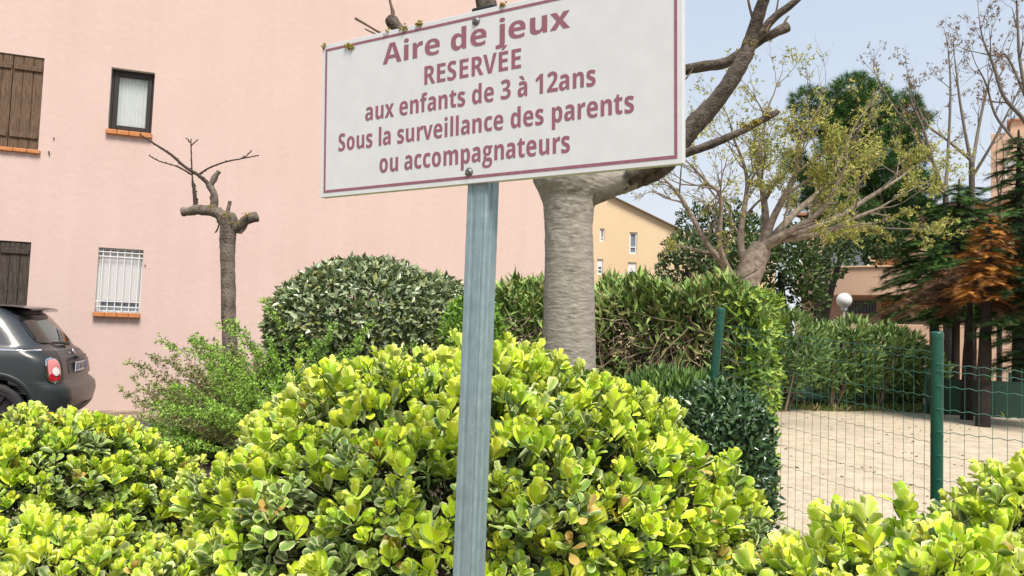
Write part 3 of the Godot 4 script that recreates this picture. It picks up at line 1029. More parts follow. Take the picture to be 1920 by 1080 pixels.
func limb_tree(t: Node3D, limbs: Array, mat: Material, depth: int, len0: float, kids: int, spread: float, bend: float, lift: float, tips: Array, every := 2, part_name := "limb"):
	# limbs: hand-placed Vector4 paths; twigs grow from their outer halves
	for L in limbs:
		var mb := MB.new()
		var path := smooth_path(L, 4)
		for k in path.size():
			path[k] -= Vector4(t.position.x, t.position.y, t.position.z, 0)
		mb.tube(path, 8, Color.WHITE, 0.12, knobbly(7, 6.0), true)
		part(part_name, mb.bake(), mat, t)
	var tw := MB.new()
	for L in limbs:
		var path := smooth_path(L, 4)
		var n0 := int(path.size() * 0.35)
		for k in range(n0, path.size(), every):
			var q := v3(path[k]) - t.position
			var fwd := (v3(path[mini(k + 1, path.size() - 1)]) - v3(path[maxi(k - 1, 0)])).normalized()
			var side := fwd.cross(rand_dir()).normalized()
			grow(tw, q, fwd * 0.55 + side * 0.8 + Vector3.UP * 0.25, len0 * rng.randf_range(0.6, 1.15), minf(path[k].w * 0.6, 0.028), depth, bend, lift, kids, spread, tips, 4)
		var e := path.size() - 1
		grow(tw, v3(path[e]) - t.position, v3(path[e]) - v3(path[e - 1]), len0, path[e].w * 0.9, depth, bend, lift, kids, spread, tips, 4)
	part("twigs", tw.bake(), mat, t, true)

func leaf_tones(shapes: Array, list: Array) -> Array:
	var out := []
	for s in shapes:
		var row := []
		for q in list:
			row.append(tone(s, Color(q[0], q[1], q[2]), Color(q[0], q[1], q[2]).lerp(Color(q[3], q[4], q[5]) if q.size() > 3 else Color(q[0], q[1], q[2]), 1.0)))
		out.append(row)
	return out

func build_trees():
	big_tree()
	pollard_tree()
	budding_tree()
	pine_tree()
	bare_trees()
	conifers()
	far_crowns()

func big_tree():
	rng.seed = 11
	var base := Vector3(0.345, 0.398, -4)
	base.y = 0.0
	var t := thing("pollarded_plane_tree", "thick smooth grey tree trunk standing behind the sign, limbs rising past it", "tree", base)
	var o4 := Vector4(base.x, base.y, base.z, 0)
	# trunk with wrinkled collar under the fork
	var trunk := smooth_path([Vector4(0.332, 0.37, -4, 0.1686), Vector4(0.323, 0.954, -4, 0.1486), Vector4(0.316, 1.378, -4, 0.1414), Vector4(0.303, 1.806, -4, 0.1314), Vector4(0.293, 2.037, -4, 0.1286), Vector4(0.289, 2.159, -4, 0.1414), Vector4(0.281, 2.234, -4, 0.1743), Vector4(0.267, 2.312, -4, 0.1914), Vector4(0.235, 2.396, -4, 0.1571)], 12)
	trunk[0].y = -0.05
	var mb := MB.new()
	var nz := knobbly(31, 9.0)
	var n := trunk.size()
	var pts := []
	var sides := 40
	for k in n:
		var q: Vector4 = trunk[k]
		for j in sides:
			var a := TAU * j / sides
			var dr := Vector3(cos(a), 0, sin(a))
			var rr := q.w
			var h := q.y
			# fine horizontal wrinkles, strongest near the fork
			var near := smoothstep(1.5, 2.1, h)
			rr *= 1.0 + 0.012 * nz.get_noise_3d(dr.x * 2.0, h * 9.0, dr.z * 2.0) + (0.005 + 0.014 * near) * nz.get_noise_3d(dr.x * 0.10 + 5.0, h * 7.0, dr.z * 0.10)
			rr *= 1.0 + 0.06 * near * nz.get_noise_3d(dr.x * 0.35 + 11.0, h * 1.2, dr.z * 0.35)
			# an old branch scar
			var sc := Vector2(wrapf(a - 1.42, -PI, PI) * 0.13, (h - 1.82) * 1.6).length()
			rr += 0.012 * exp(-sc * sc / 0.0009)
			pts.append(v3(q - o4) + dr * rr)
	mb.grid(pts, n, sides, true, true)
	part("trunk", mb.bake(), M.bark_smooth, t)
	var col := smooth_path([Vector4(0.275, 2.24, -4, 0.1429), Vector4(0.361, 2.248, -4, 0.1200), Vector4(0.447, 2.263, -4, 0.1043), Vector4(0.534, 2.284, -4, 0.0900), Vector4(0.614, 2.307, -4, 0.0771), Vector4(0.682, 2.331, -3.98, 0.0682)], 8)
	for k in col.size():
		col[k] -= o4
	mb = MB.new()
	mb.tube(col, 24, Color.WHITE, 0.14, knobbly(33, 6.0), true)
	part("collar", mb.bake(), M.bark_smooth, t)
	# limbs
	var limbs := [
		[Vector4(0.286, 2.255, -4, 0.1229), Vector4(0.419, 2.262, -4, 0.1000), Vector4(0.597, 2.301, -4, 0.0771), Vector4(0.773, 2.366, -3.95, 0.0649), Vector4(0.922, 2.557, -3.9, 0.0529), Vector4(1.053, 2.715, -3.85, 0.0454), Vector4(1.144, 2.866, -3.8, 0.0407), Vector4(1.194, 2.995, -3.8, 0.0380), Vector4(1.22, 3.122, -3.75, 0.0321), Vector4(1.247, 3.257, -3.7, 0.0264), Vector4(1.271, 3.481, -3.7, 0.0198)],
		[Vector4(1.186, 2.978, -3.8, 0.0299), Vector4(1.245, 3.04, -3.78, 0.0243), Vector4(1.303, 3.108, -3.75, 0.0214), Vector4(1.406, 3.19, -3.7, 0.0172), Vector4(1.518, 3.35, -3.7, 0.0132)],
		[Vector4(0.457, 2.336, -4.15, 0.0593), Vector4(0.712, 2.755, -4.3, 0.0461), Vector4(0.874, 2.968, -4.35, 0.0373), Vector4(0.98, 3.033, -4.35, 0.0311), Vector4(1.091, 3.042, -4.3, 0.0307), Vector4(1.198, 3.05, -4.25, 0.0304), Vector4(1.299, 3.113, -4.2, 0.0285), Vector4(1.374, 3.158, -4.15, 0.0282), Vector4(1.425, 3.171, -4.1, 0.0264), Vector4(1.494, 3.21, -4.1, 0.0293)],
		[Vector4(0.598, 2.294, -3.9, 0.0474), Vector4(0.742, 2.356, -3.85, 0.0330), Vector4(0.858, 2.393, -3.8, 0.0244), Vector4(0.959, 2.421, -3.75, 0.0214), Vector4(1.085, 2.472, -3.7, 0.0185), Vector4(1.189, 2.53, -3.7, 0.0185), Vector4(1.258, 2.571, -3.7, 0.0185), Vector4(1.308, 2.6, -3.7, 0.0132)],
		[Vector4(0.263, 2.268, -4, 0.1200), Vector4(0.149, 2.381, -4, 0.0886), Vector4(0.042, 2.553, -4, 0.0714), Vector4(-0.101, 2.903, -4, 0.0600), Vector4(-0.194, 3.228, -4, 0.0543), Vector4(-0.241, 3.527, -4, 0.0486), Vector4(-0.235, 3.77, -4, 0.0429)],
		[Vector4(0.213, 2.291, -4.05, 0.0868), Vector4(-0.029, 2.531, -4.15, 0.0652), Vector4(-0.376, 2.842, -4.2, 0.0480), Vector4(-0.599, 3.052, -4.2, 0.0390), Vector4(-0.711, 3.167, -4.2, 0.0330), Vector4(-0.74, 3.197, -4.2, 0.0420), Vector4(-0.765, 3.221, -4.2, 0.0270)]]
	var idx := 0
	for L in limbs:
		var path := smooth_path(L, 8)
		for k in path.size():
			path[k] -= o4
		var lb := MB.new()
		lb.tube(path, 14, Color.WHITE, 0.16, knobbly(40 + idx, 14.0), true)
		part("limb", lb.bake(), M.bark_smooth if idx == 99 else M.bark_limb, t)
		idx += 1
	# shoots and stubs
	for L in [[Vector4(-0.734, 3.197, -4.2, 0.0135), Vector4(-0.743, 3.266, -4.2, 0.0105), Vector4(-0.761, 3.328, -4.2, 0.0075), Vector4(-0.797, 3.516, -4.2, 0.0060)], [Vector4(-0.661, 3.065, -4.2, 0.0135), Vector4(-0.811, 3.135, -4.2, 0.0075), Vector4(-0.88, 3.173, -4.2, 0.0067), Vector4(-0.955, 3.214, -4.2, 0.0090)], [Vector4(-0.785, 3.108, -4.2, 0.0060), Vector4(-0.847, 3.131, -4.2, 0.0053), Vector4(-0.897, 3.154, -4.2, 0.0045)], [Vector4(1.257, 3.028, -3.75, 0.0080), Vector4(1.284, 3.085, -3.75, 0.0067), Vector4(1.308, 3.136, -3.75, 0.0054), Vector4(1.325, 3.255, -3.75, 0.0040)], [Vector4(0.97, 2.955, -4.3, 0.0061), Vector4(0.989, 2.981, -4.3, 0.0046), Vector4(1.019, 3.027, -4.3, 0.0031)], [Vector4(1.208, 3.081, -3.78, 0.0095), Vector4(1.179, 3.179, -3.78, 0.0067), Vector4(1.158, 3.292, -3.78, 0.0054)], [Vector4(1.452, 3.184, -4.1, 0.0073), Vector4(1.481, 3.24, -4.1, 0.0059), Vector4(1.502, 3.272, -4.1, 0.0044)]]:
		var path := smooth_path(L, 5)
		for k in path.size():
			path[k] -= o4
		var lb := MB.new()
		lb.tube(path, 6, Color.WHITE, 0.3, knobbly(60, 40.0), true)
		part("shoot", lb.bake(), M.twig, t)
	# yellow lichen crusts on the limbs
	for q in [[Vector3(1.188, 2.977, -3.77), 26, 0.016], [Vector3(1.159, 2.913, -3.78), 18, 0.014], [Vector3(1.189, 2.54, -3.685), 40, 0.016], [Vector3(1.146, 2.519, -3.685), 36, 0.016], [Vector3(1.242, 2.572, -3.685), 26, 0.013], [Vector3(1.136, 3.052, -4.27), 16, 0.012], [Vector3(1.088, 3.047, -4.28), 12, 0.010], [Vector3(1.384, 3.173, -4.11), 14, 0.012], [Vector3(1.024, 3.04, -4.32), 12, 0.010]]:
		var lm := MB.new()
		for k in q[1]:
			var rr := rng.randf_range(0.003, 0.008)
			lm.box(Transform3D(Basis.from_euler(Vector3(rng.randf() * 6, rng.randf() * 6, rng.randf() * 6)), q[0] - base + Vector3(rng.randfn(), rng.randfn() * 0.5, rng.randfn() * 0.6) * q[2]), Vector3(rr, rr * 0.5, rr) * 1.6, rr * 0.2)
		part("lichen", lm.bake(), M.lichen, t, true)

func pollard_tree():
	rng.seed = 12
	var base := Vector3(-2.954, 0.671, -8)
	base.y = 0.14
	var t := thing("pollarded_street_tree", "small pollarded tree with knobby stubs before the pink wall", "tree", base)
	var o4 := Vector4(base.x, base.y, base.z, 0)
	var tr := smooth_path([Vector4(-2.931, 0.475, -8, 0.0914), Vector4(-2.967, 0.896, -8, 0.0829), Vector4(-3.004, 1.349, -8, 0.0771), Vector4(-3.054, 1.942, -8, 0.0743), Vector4(-3.076, 2.322, -8, 0.0800), Vector4(-3.075, 2.507, -8, 0.0971), Vector4(-3.103, 2.587, -8, 0.0857)], 8)
	for k in tr.size():
		tr[k] -= o4
	tr[0].y = -0.05
	var mb := MB.new()
	mb.tube(tr, 18, Color.WHITE, 0.14, knobbly(71, 7.0), true)
	part("trunk", mb.bake(), M.bark_pollard, t)
	for L in [[Vector4(-3.067, 2.472, -8, 0.0800), Vector4(-3.159, 2.573, -8, 0.0686), Vector4(-3.266, 2.627, -8, 0.0600), Vector4(-3.393, 2.64, -8, 0.0543), Vector4(-3.525, 2.618, -8, 0.0486), Vector4(-3.587, 2.604, -8, 0.0429)], [Vector4(-3.067, 2.466, -8, 0.0686), Vector4(-2.975, 2.475, -8, 0.0600), Vector4(-2.887, 2.536, -8, 0.0514), Vector4(-2.825, 2.568, -8, 0.0571), Vector4(-2.769, 2.587, -8, 0.0486)], [Vector4(-3.265, 2.616, -8, 0.0486), Vector4(-3.243, 2.721, -8, 0.0400), Vector4(-3.254, 2.814, -8, 0.0371), Vector4(-3.299, 2.899, -8, 0.0400), Vector4(-3.318, 2.934, -8, 0.0286)], [Vector4(-3.299, 2.899, -8, 0.0314), Vector4(-3.268, 2.965, -8, 0.0314), Vector4(-3.242, 3.018, -8, 0.0257), Vector4(-3.211, 3.066, -8, 0.0286)], [Vector4(-3.096, 2.581, -8, 0.0286), Vector4(-3.089, 2.657, -8, 0.0229), Vector4(-3.077, 2.744, -8, 0.0200)], [Vector4(-3.003, 2.451, -8, 0.0171), Vector4(-2.949, 2.407, -8, 0.0143), Vector4(-2.905, 2.443, -8, 0.0114), Vector4(-2.873, 2.502, -8, 0.0114)]]:
		var path := smooth_path(L, 6)
		for k in path.size():
			path[k] -= o4
		var lb := MB.new()
		lb.tube(path, 14, Color.WHITE, 0.5, knobbly(72, 9.0), true)
		part("stub", lb.bake(), M.bark_pollard, t)
	for L in [[Vector4(-3.318, 2.922, -8, 0.0257), Vector4(-3.427, 3.011, -8, 0.0200), Vector4(-3.582, 3.099, -8, 0.0171), Vector4(-3.734, 3.223, -8, 0.0143), Vector4(-3.926, 3.339, -8, 0.0114), Vector4(-4.083, 3.433, -8, 0.0086)], [Vector4(-3.447, 2.667, -8, 0.0229), Vector4(-3.462, 2.824, -8, 0.0200), Vector4(-3.485, 2.916, -8, 0.0171), Vector4(-3.494, 2.968, -8, 0.0086), Vector4(-3.518, 3.183, -8, 0.0074), Vector4(-3.537, 3.399, -8, 0.0057)], [Vector4(-3.502, 3.015, -8, 0.0114), Vector4(-3.669, 3.102, -8, 0.0086), Vector4(-3.851, 3.148, -8, 0.0069), Vector4(-3.976, 3.208, -8, 0.0057)], [Vector4(-3.428, 3.023, -8, 0.0114), Vector4(-3.311, 3.103, -8, 0.0097), Vector4(-3.136, 3.174, -8, 0.0086), Vector4(-2.959, 3.215, -8, 0.0074), Vector4(-2.794, 3.256, -8, 0.0057)], [Vector4(-2.993, 3.208, -8, 0.0071), Vector4(-2.926, 3.245, -8, 0.0057), Vector4(-2.877, 3.3, -8, 0.0046)], [Vector4(-3.534, 3.364, -8, 0.0057), Vector4(-3.565, 3.393, -8, 0.0046), Vector4(-3.59, 3.415, -8, 0.0040)], [Vector4(-3.533, 3.341, -8, 0.0057), Vector4(-3.5, 3.366, -8, 0.0046), Vector4(-3.461, 3.402, -8, 0.0040)], [Vector4(-3.434, 2.645, -8, 0.0143), Vector4(-3.443, 2.598, -8, 0.0086), Vector4(-3.429, 2.761, -8, 0.0114)], [Vector4(-3.174, 2.521, -8, 0.0086), Vector4(-3.191, 2.433, -8, 0.0057), Vector4(-3.212, 2.398, -8, 0.0057)]]:
		var path := smooth_path(L, 6)
		for k in path.size():
			path[k] -= o4
		var lb := MB.new()
		lb.tube(path, 6, Color.WHITE, 0.3, knobbly(73, 30.0), true)
		part("shoot", lb.bake(), M.twig_dark, t)
		var bb := MB.new()
		for k in range(2, path.size(), 2):
			var q: Vector3 = v3(path[k]) + rand_dir() * path[k].w * 1.2
			bb.box(Transform3D(Basis.from_euler(rand_dir() * 3.0), q), Vector3.ONE * 0.014, 0.004)
		part("buds", bb.bake(), M.twig_dark, t, true)
	for q in [[Vector3(-3.059, 2.584, -7.9), 30, 0.04], [Vector3(-2.861, 2.583, -7.92), 24, 0.035], [Vector3(-3.222, 2.659, -7.9), 16, 0.03], [Vector3(-2.997, 2.495, -7.9), 16, 0.03]]:
		var lm := MB.new()
		for k in q[1]:
			var rr := rng.randf_range(0.008, 0.018)
			lm.box(Transform3D(Basis.from_euler(rand_dir() * 3.0), q[0] - base + Vector3(rng.randfn(), rng.randfn() * 0.4, rng.randfn() * 0.4) * q[2]), Vector3(rr, rr * 0.5, rr), rr * 0.2)
		part("lichen", lm.bake(), M.lichen, t, true)

func budding_tree():
	rng.seed = 13
	var base := Vector3(3.775, 1.416, -12)
	base.y = 0.0
	var t := thing("budding_tree", "spreading tree with pale yellow-green new leaves behind the hedge", "tree", base)
	var o4 := Vector4(base.x, base.y, base.z, 0)
	var tr := smooth_path([Vector4(3.725, 1.329, -12, 0.2657), Vector4(3.741, 1.929, -12, 0.2314), Vector4(3.769, 2.274, -12, 0.2143), Vector4(3.842, 2.578, -12, 0.2057), Vector4(3.941, 2.815, -12, 0.1971), Vector4(4.025, 2.957, -12, 0.1543)], 6)
	for k in tr.size():
		tr[k] -= o4
	tr[0].y = -0.05
	var mb := MB.new()
	mb.tube(tr, 14, Color.WHITE, 0.12, knobbly(81, 4.0), true)
	part("trunk", mb.bake(), M.bark_pale, t)
	var limbs := [
		[Vector4(3.727, 2.229, -12, 0.1003), Vector4(3.561, 2.396, -12, 0.0801), Vector4(3.384, 2.666, -12, 0.0570), Vector4(3.102, 2.993, -12, 0.0433), Vector4(2.752, 3.607, -12, 0.0334), Vector4(2.583, 3.828, -12, 0.0266), Vector4(2.405, 4.006, -12, 0.0167)],
		[Vector4(3.874, 2.587, -12.1, 0.1011), Vector4(3.761, 2.856, -12.2, 0.0680), Vector4(3.76, 3.177, -12.3, 0.0514), Vector4(3.822, 3.714, -12.3, 0.0413), Vector4(3.851, 4.074, -12.3, 0.0343), Vector4(3.765, 4.43, -12.3, 0.0272), Vector4(3.578, 4.767, -12.2, 0.0170)],
		[Vector4(3.557, 2.346, -11.9, 0.0731), Vector4(3.324, 2.661, -11.7, 0.0489), Vector4(3.215, 2.95, -11.6, 0.0389), Vector4(3.203, 3.387, -11.5, 0.0320), Vector4(3.173, 3.695, -11.5, 0.0288), Vector4(3.012, 3.832, -11.5, 0.0255), Vector4(2.709, 4.093, -11.4, 0.0159)],
		[Vector4(3.983, 2.886, -12, 0.1136), Vector4(4.168, 3.058, -11.8, 0.0725), Vector4(4.325, 3.161, -11.7, 0.0585), Vector4(4.678, 3.406, -11.5, 0.0415), Vector4(4.969, 3.915, -11.4, 0.0285), Vector4(5.077, 4.245, -11.3, 0.0157)],
		[Vector4(4.025, 2.939, -12, 0.1003), Vector4(4.477, 3.167, -12.3, 0.0685), Vector4(5.353, 3.5, -12.6, 0.0526), Vector4(6.154, 3.995, -12.8, 0.0357), Vector4(6.731, 4.372, -12.9, 0.0217)],
		[Vector4(3.983, 2.92, -12, 0.0934), Vector4(4.14, 3.266, -12.2, 0.0680), Vector4(4.121, 3.877, -12.3, 0.0479), Vector4(4.057, 4.364, -12.4, 0.0381), Vector4(4.138, 4.93, -12.4, 0.0275), Vector4(4.213, 5.335, -12.4, 0.0173)],
		[Vector4(4.042, 2.974, -12, 0.0870), Vector4(4.131, 3.354, -11.9, 0.0595), Vector4(4.369, 3.905, -11.8, 0.0459), Vector4(4.476, 4.167, -11.8, 0.0396), Vector4(4.53, 4.67, -11.8, 0.0295), Vector4(4.689, 4.971, -11.8, 0.0198)],
		[Vector4(4.11, 3.02, -12, 0.0737), Vector4(4.762, 3.616, -12.6, 0.0526), Vector4(5.381, 4.155, -12.9, 0.0396), Vector4(5.79, 4.783, -13.1, 0.0290), Vector4(6.022, 5.3, -13.2, 0.0184)],
		[Vector4(4.196, 3.067, -12, 0.0669), Vector4(4.681, 3.106, -11.5, 0.0415), Vector4(5.167, 3.342, -11.3, 0.0315), Vector4(5.523, 3.502, -11.2, 0.0188)]]
	var tips := []
	limb_tree(t, limbs, M.bark_pale, 2, 0.72, 3, 0.75, 0.22, 0.06, tips, 2)
	var pile := LeafPile.new()
	var tn := leaf_tones(sprig, [[0.35, 0.36, 0.075], [0.42, 0.41, 0.10], [0.25, 0.28, 0.06], [0.36, 0.31, 0.10], [0.46, 0.47, 0.11], [0.20, 0.23, 0.05]])
	for e in tips:
		if (e[0].x < -0.1 or e[0].y > 4.9) and rng.randf() < 0.75:
			continue
		for k in 3:
			if rng.randf() < 0.2:
				continue
			var s := rng.randi_range(0, 2)
			pile.add(sprig[s], aim((e[1] + rand_dir() * 0.8).normalized(), rand_dir()), rng.randf_range(0.04, 0.088), e[0] + rand_dir() * 0.06, tn[s][rng.randi_range(0, 5)])
	part("crown", pile.bake(), M.foliage, t, true)

func lobes_points(lobes: Array, count: int, shell := 0.55) -> Array:
	# points near the surface of a union of ellipsoids: [centre, radii]
	var out := []
	var total := 0.0
	var areas := []
	for L in lobes:
		var r: Vector3 = L[1]
		areas.append(pow(r.x * r.y + r.y * r.z + r.x * r.z, 1.0))
		total += areas[-1]
	for i in lobes.size():
		var c: Vector3 = lobes[i][0]
		var r: Vector3 = lobes[i][1]
		for k in int(count * areas[i] / total):
			var d := rand_dir()
			var f := lerpf(shell, 1.0, sqrt(rng.randf()))
			var p := c + d * r * f
			var inside := false
			for j in lobes.size():
				if j != i and ((p - lobes[j][0]) / lobes[j][1]).length() < 0.72:
					inside = true
					break
			if not inside:
				out.append([p, (d / r).normalized()])
	return out

func crown_of(t: Node3D, lobes: Array, count: int, shapes: Array, tones: Array, s0: float, s1: float, mat: Material, up := 0.4, wild := 0.7, shell := 0.55, called := "crown"):
	var pile := LeafPile.new()
	for e in lobes_points(lobes, count, shell):
		var s := rng.randi_range(0, shapes.size() - 1)
		var d: Vector3 = (e[1] + Vector3.UP * up + rand_dir() * wild).normalized()
		pile.add(shapes[s], aim(d, e[1] + rand_dir() * 0.6), rng.randf_range(s0, s1), e[0] - t.position, tones[s][rng.randi_range(0, tones[s].size() - 1)])
	return part(called, pile.bake(), mat, t, true)

func clumps(centre: Vector3, radii: Vector3, count: int, s0: float, s1: float, flat := 1.0) -> Array:
	# foliage pads spread through an ellipsoid
	var out := []
	for k in count:
		var d := rand_dir()
		var f := pow(rng.randf(), 0.45)
		var r := rng.randf_range(s0, s1)
		out.append([centre + d * radii * f, Vector3(r, r * flat, r)])
	return out

func pine_tree():
	rng.seed = 14
	var base := Vector3(10.732, 0.358, -26)
	base.y = 0.0
	var t := thing("umbrella_pine", "tall dark green pine rising behind the budding tree", "tree", base)
	var mb := MB.new()
	var top := Vector3(11.688, 7.311, -26) - base
	mb.tube(smooth_path([Vector4(0, -0.05, 0, 0.24), Vector4(0.1, top.y * 0.5, 0, 0.19), Vector4(top.x, top.y, top.z, 0.12), Vector4(top.x - 0.2, top.y + 2.2, top.z, 0.05)], 5), 10, Color.WHITE, 0.1, knobbly(91, 2.0))
	for k in 12:
		var h := top.y * rng.randf_range(0.7, 1.1)
		var d := Vector3(rng.randf_range(-1, 1), rng.randf_range(0.1, 0.5), rng.randf_range(-1, 1)).normalized()
		mb.tube([Vector4(top.x * 0.8, h, top.z, 0.07), Vector4(top.x * 0.8 + d.x, h + d.y, top.z + d.z, 0.05), Vector4(top.x * 0.8 + d.x * 2.0, h + d.y * 2.2, top.z + d.z * 2.0, 0.02)], 5, Color.WHITE, 0.0, null, false)
	part("trunk", mb.bake(), M.bark_dark, t)
	var lobes := clumps(Vector3(11.29, 9.491, -26), Vector3(1.5, 1.0, 1.4), 22, 0.42, 0.75, 0.75)
	lobes.append_array(clumps(Vector3(12.716, 8.54, -26.2), Vector3(1.5, 1.6, 1.4), 26, 0.42, 0.75, 0.75))
	lobes.append_array(clumps(Vector3(13.661, 9.537, -26.2), Vector3(0.7, 0.9, 1.0), 10, 0.35, 0.6, 0.75))
	lobes.append_array(clumps(Vector3(11.126, 7.101, -26), Vector3(1.7, 1.5, 1.5), 22, 0.42, 0.75, 0.75))
	lobes.append_array(clumps(Vector3(13.386, 6.045, -26), Vector3(1.3, 2.0, 1.4), 24, 0.42, 0.75, 0.75))
	var tn := leaf_tones(tuft, [[0.030, 0.083, 0.024, 0.075, 0.180, 0.030], [0.042, 0.112, 0.027, 0.105, 0.225, 0.038], [0.024, 0.063, 0.019, 0.053, 0.120, 0.027], [0.060, 0.135, 0.030, 0.135, 0.240, 0.045]])
	crown_of(t, lobes, 15000, tuft, tn, 0.18, 0.34, M.needles, 0.5, 0.8, 0.35)

func bare_trees():
	rng.seed = 15
	var specs := [
		["slender bare tree with brown seed clusters, second from the right edge", Vector3(11.277, 0.755, -19.3), [
			[Vector4(11.277, 0.755, -19.3, 0.1186), Vector4(11.288, 2.681, -19.3, 0.0999), Vector4(11.273, 4.209, -19.3, 0.0862), Vector4(11.229, 5.328, -19.3, 0.0731)],
			[Vector4(11.229, 5.328, -19.3, 0.0593), Vector4(11.005, 5.953, -19.3, 0.0455), Vector4(10.794, 6.44, -19.3, 0.0407), Vector4(10.429, 7.008, -19.3, 0.0317), Vector4(9.922, 7.588, -19.3, 0.0276), Vector4(9.482, 8.314, -19.3, 0.0179)],
			[Vector4(11.243, 5.3, -19.3, 0.0545), Vector4(10.71, 6.227, -19, 0.0448), Vector4(10.487, 7, -19, 0.0360), Vector4(10.141, 7.615, -18.9, 0.0270), Vector4(10.071, 7.976, -18.9, 0.0175)],
			[Vector4(11.229, 5.356, -19.3, 0.0503), Vector4(11.459, 6.535, -19.6, 0.0371), Vector4(11.515, 7.575, -19.6, 0.0322), Vector4(11.528, 8.561, -19.6, 0.0231), Vector4(11.47, 9.36, -19.6, 0.0161)],
			[Vector4(11.215, 5.44, -19.3, 0.0407), Vector4(10.477, 5.601, -18.9, 0.0310), Vector4(9.81, 5.708, -18.8, 0.0222), Vector4(9.127, 6.124, -18.8, 0.0175)],
			[Vector4(11.272, 4.348, -19.3, 0.0365), Vector4(10.399, 4.403, -19, 0.0312), Vector4(9.46, 4.397, -18.9, 0.0270), Vector4(8.597, 4.53, -18.8, 0.0175)]]],
		["bare branching tree with reddish twigs in front of the tower", Vector3(13.48, 0.674, -22.1), [
			[Vector4(13.527, 0.675, -22.1, 0.1460), Vector4(13.575, 2.882, -22.1, 0.1144), Vector4(13.64, 4.955, -22.1, 0.0939), Vector4(13.641, 6.967, -22.1, 0.0781)],
			[Vector4(13.641, 6.886, -22.1, 0.0576), Vector4(13.449, 7.852, -22.1, 0.0418), Vector4(13.288, 8.824, -22.1, 0.0363), Vector4(13.208, 9.475, -22.1, 0.0260), Vector4(13.127, 10.129, -22.1, 0.0182)],
			[Vector4(13.609, 7.047, -22.1, 0.0466), Vector4(12.888, 7.637, -22.1, 0.0363), Vector4(12.326, 8.056, -22.1, 0.0316), Vector4(11.922, 8.775, -22.1, 0.0205)],
			[Vector4(13.641, 6.724, -22.1, 0.0521), Vector4(14.101, 8.148, -22.5, 0.0426), Vector4(14.348, 9.319, -22.5, 0.0321), Vector4(14.678, 10.333, -22.5, 0.0209)],
			[Vector4(13.672, 6.564, -22.1, 0.0466), Vector4(13.992, 7.445, -21.7, 0.0356), Vector4(14.334, 8.356, -21.5, 0.0253), Vector4(14.728, 9.165, -21.5, 0.0200)]]],
		["dark bare tree leaning in from the right edge", Vector3(11.87, 0.223, -16.6), [
			[Vector4(11.929, 0.225, -16.6, 0.1328), Vector4(11.885, 2.585, -16.6, 0.1097), Vector4(11.778, 4.498, -16.6, 0.0937), Vector4(11.727, 6.072, -16.6, 0.0783)],
			[Vector4(11.726, 6.011, -16.6, 0.0587), Vector4(11.428, 6.611, -16.6, 0.0468), Vector4(10.972, 7.134, -16.6, 0.0391), Vector4(10.732, 7.877, -16.6, 0.0314), Vector4(10.527, 8.364, -16.6, 0.0196), Vector4(10.442, 8.733, -16.6, 0.0136)],
			[Vector4(11.727, 6.072, -16.6, 0.0545), Vector4(11.283, 7.062, -16.3, 0.0425), Vector4(11.133, 7.903, -16.3, 0.0343), Vector4(11.089, 8.753, -16.3, 0.0233), Vector4(11.056, 9.486, -16.3, 0.0151)],
			[Vector4(11.805, 5.756, -16.8, 0.0396), Vector4(11.455, 6.289, -17, 0.0322), Vector4(11.102, 6.869, -17.1, 0.0281), Vector4(10.904, 7.557, -17.1, 0.0202), Vector4(10.718, 7.931, -17.1, 0.0140)],
			[Vector4(11.55, 6.922, -16.6, 0.0314), Vector4(11.071, 8.037, -16.6, 0.0237), Vector4(10.805, 8.065, -16.6, 0.0196), Vector4(10.466, 8.114, -16.6, 0.0154)]]],
		["thin pale sapling standing between the conifers", Vector3(11.683, 0.975, -17.9), [
			[Vector4(11.696, 0.975, -17.9, 0.0678), Vector4(11.713, 2.635, -17.9, 0.0550), Vector4(11.704, 4.182, -17.9, 0.0467), Vector4(11.72, 5.092, -17.9, 0.0339)],
			[Vector4(11.707, 5.092, -17.9, 0.0211), Vector4(11.657, 5.612, -17.9, 0.0166), Vector4(11.645, 6.202, -17.9, 0.0128)],
			[Vector4(11.733, 5.093, -17.9, 0.0211), Vector4(11.799, 5.618, -17.9, 0.0166), Vector4(11.827, 6.274, -17.9, 0.0128)],
			[Vector4(11.77, 4.444, -17.9, 0.0211), Vector4(12.056, 5.104, -17.9, 0.0166), Vector4(12.188, 5.893, -17.9, 0.0128)]]]]
	for s in specs:
		var b: Vector3 = s[1]
		b.y = 0.0
		var t := thing("bare_tree", s[0], "tree", b, 0.0, "bare trees on the right")
		s[2][0][0].y = -0.05
		var tips := []
		var trunk: Array = s[2].pop_front()
		var mb := MB.new()
		var path := smooth_path(trunk, 5)
		for k in path.size():
			path[k] -= Vector4(b.x, b.y, b.z, 0)
		mb.tube(path, 9, Color.WHITE, 0.1, knobbly(95, 4.0), true)
		part("trunk", mb.bake(), M.bark_pale if s[0].contains("pale") else M.bark_limb, t)
		limb_tree(t, s[2], M.twig_grey, 2, 0.62, 3, 0.6, 0.16, 0.10, tips, 3)
		if s[0].contains("pale"):
			continue
		var pile := LeafPile.new()
		var tn := leaf_tones(sprig, [[0.24, 0.145, 0.08], [0.30, 0.20, 0.11], [0.17, 0.10, 0.06]])
		for e in tips:
			if rng.randf() < 0.86 or e[0].y < 2.2:
				continue
			var k := rng.randi_range(0, 2)
			for j in 2:
				pile.add(sprig[k], aim(rand_dir(), rand_dir()), rng.randf_range(0.06, 0.12), e[0] + rand_dir() * 0.08, tn[k][rng.randi_range(0, 2)])
		part("seed_clusters", pile.bake(), M.foliage, t, true)

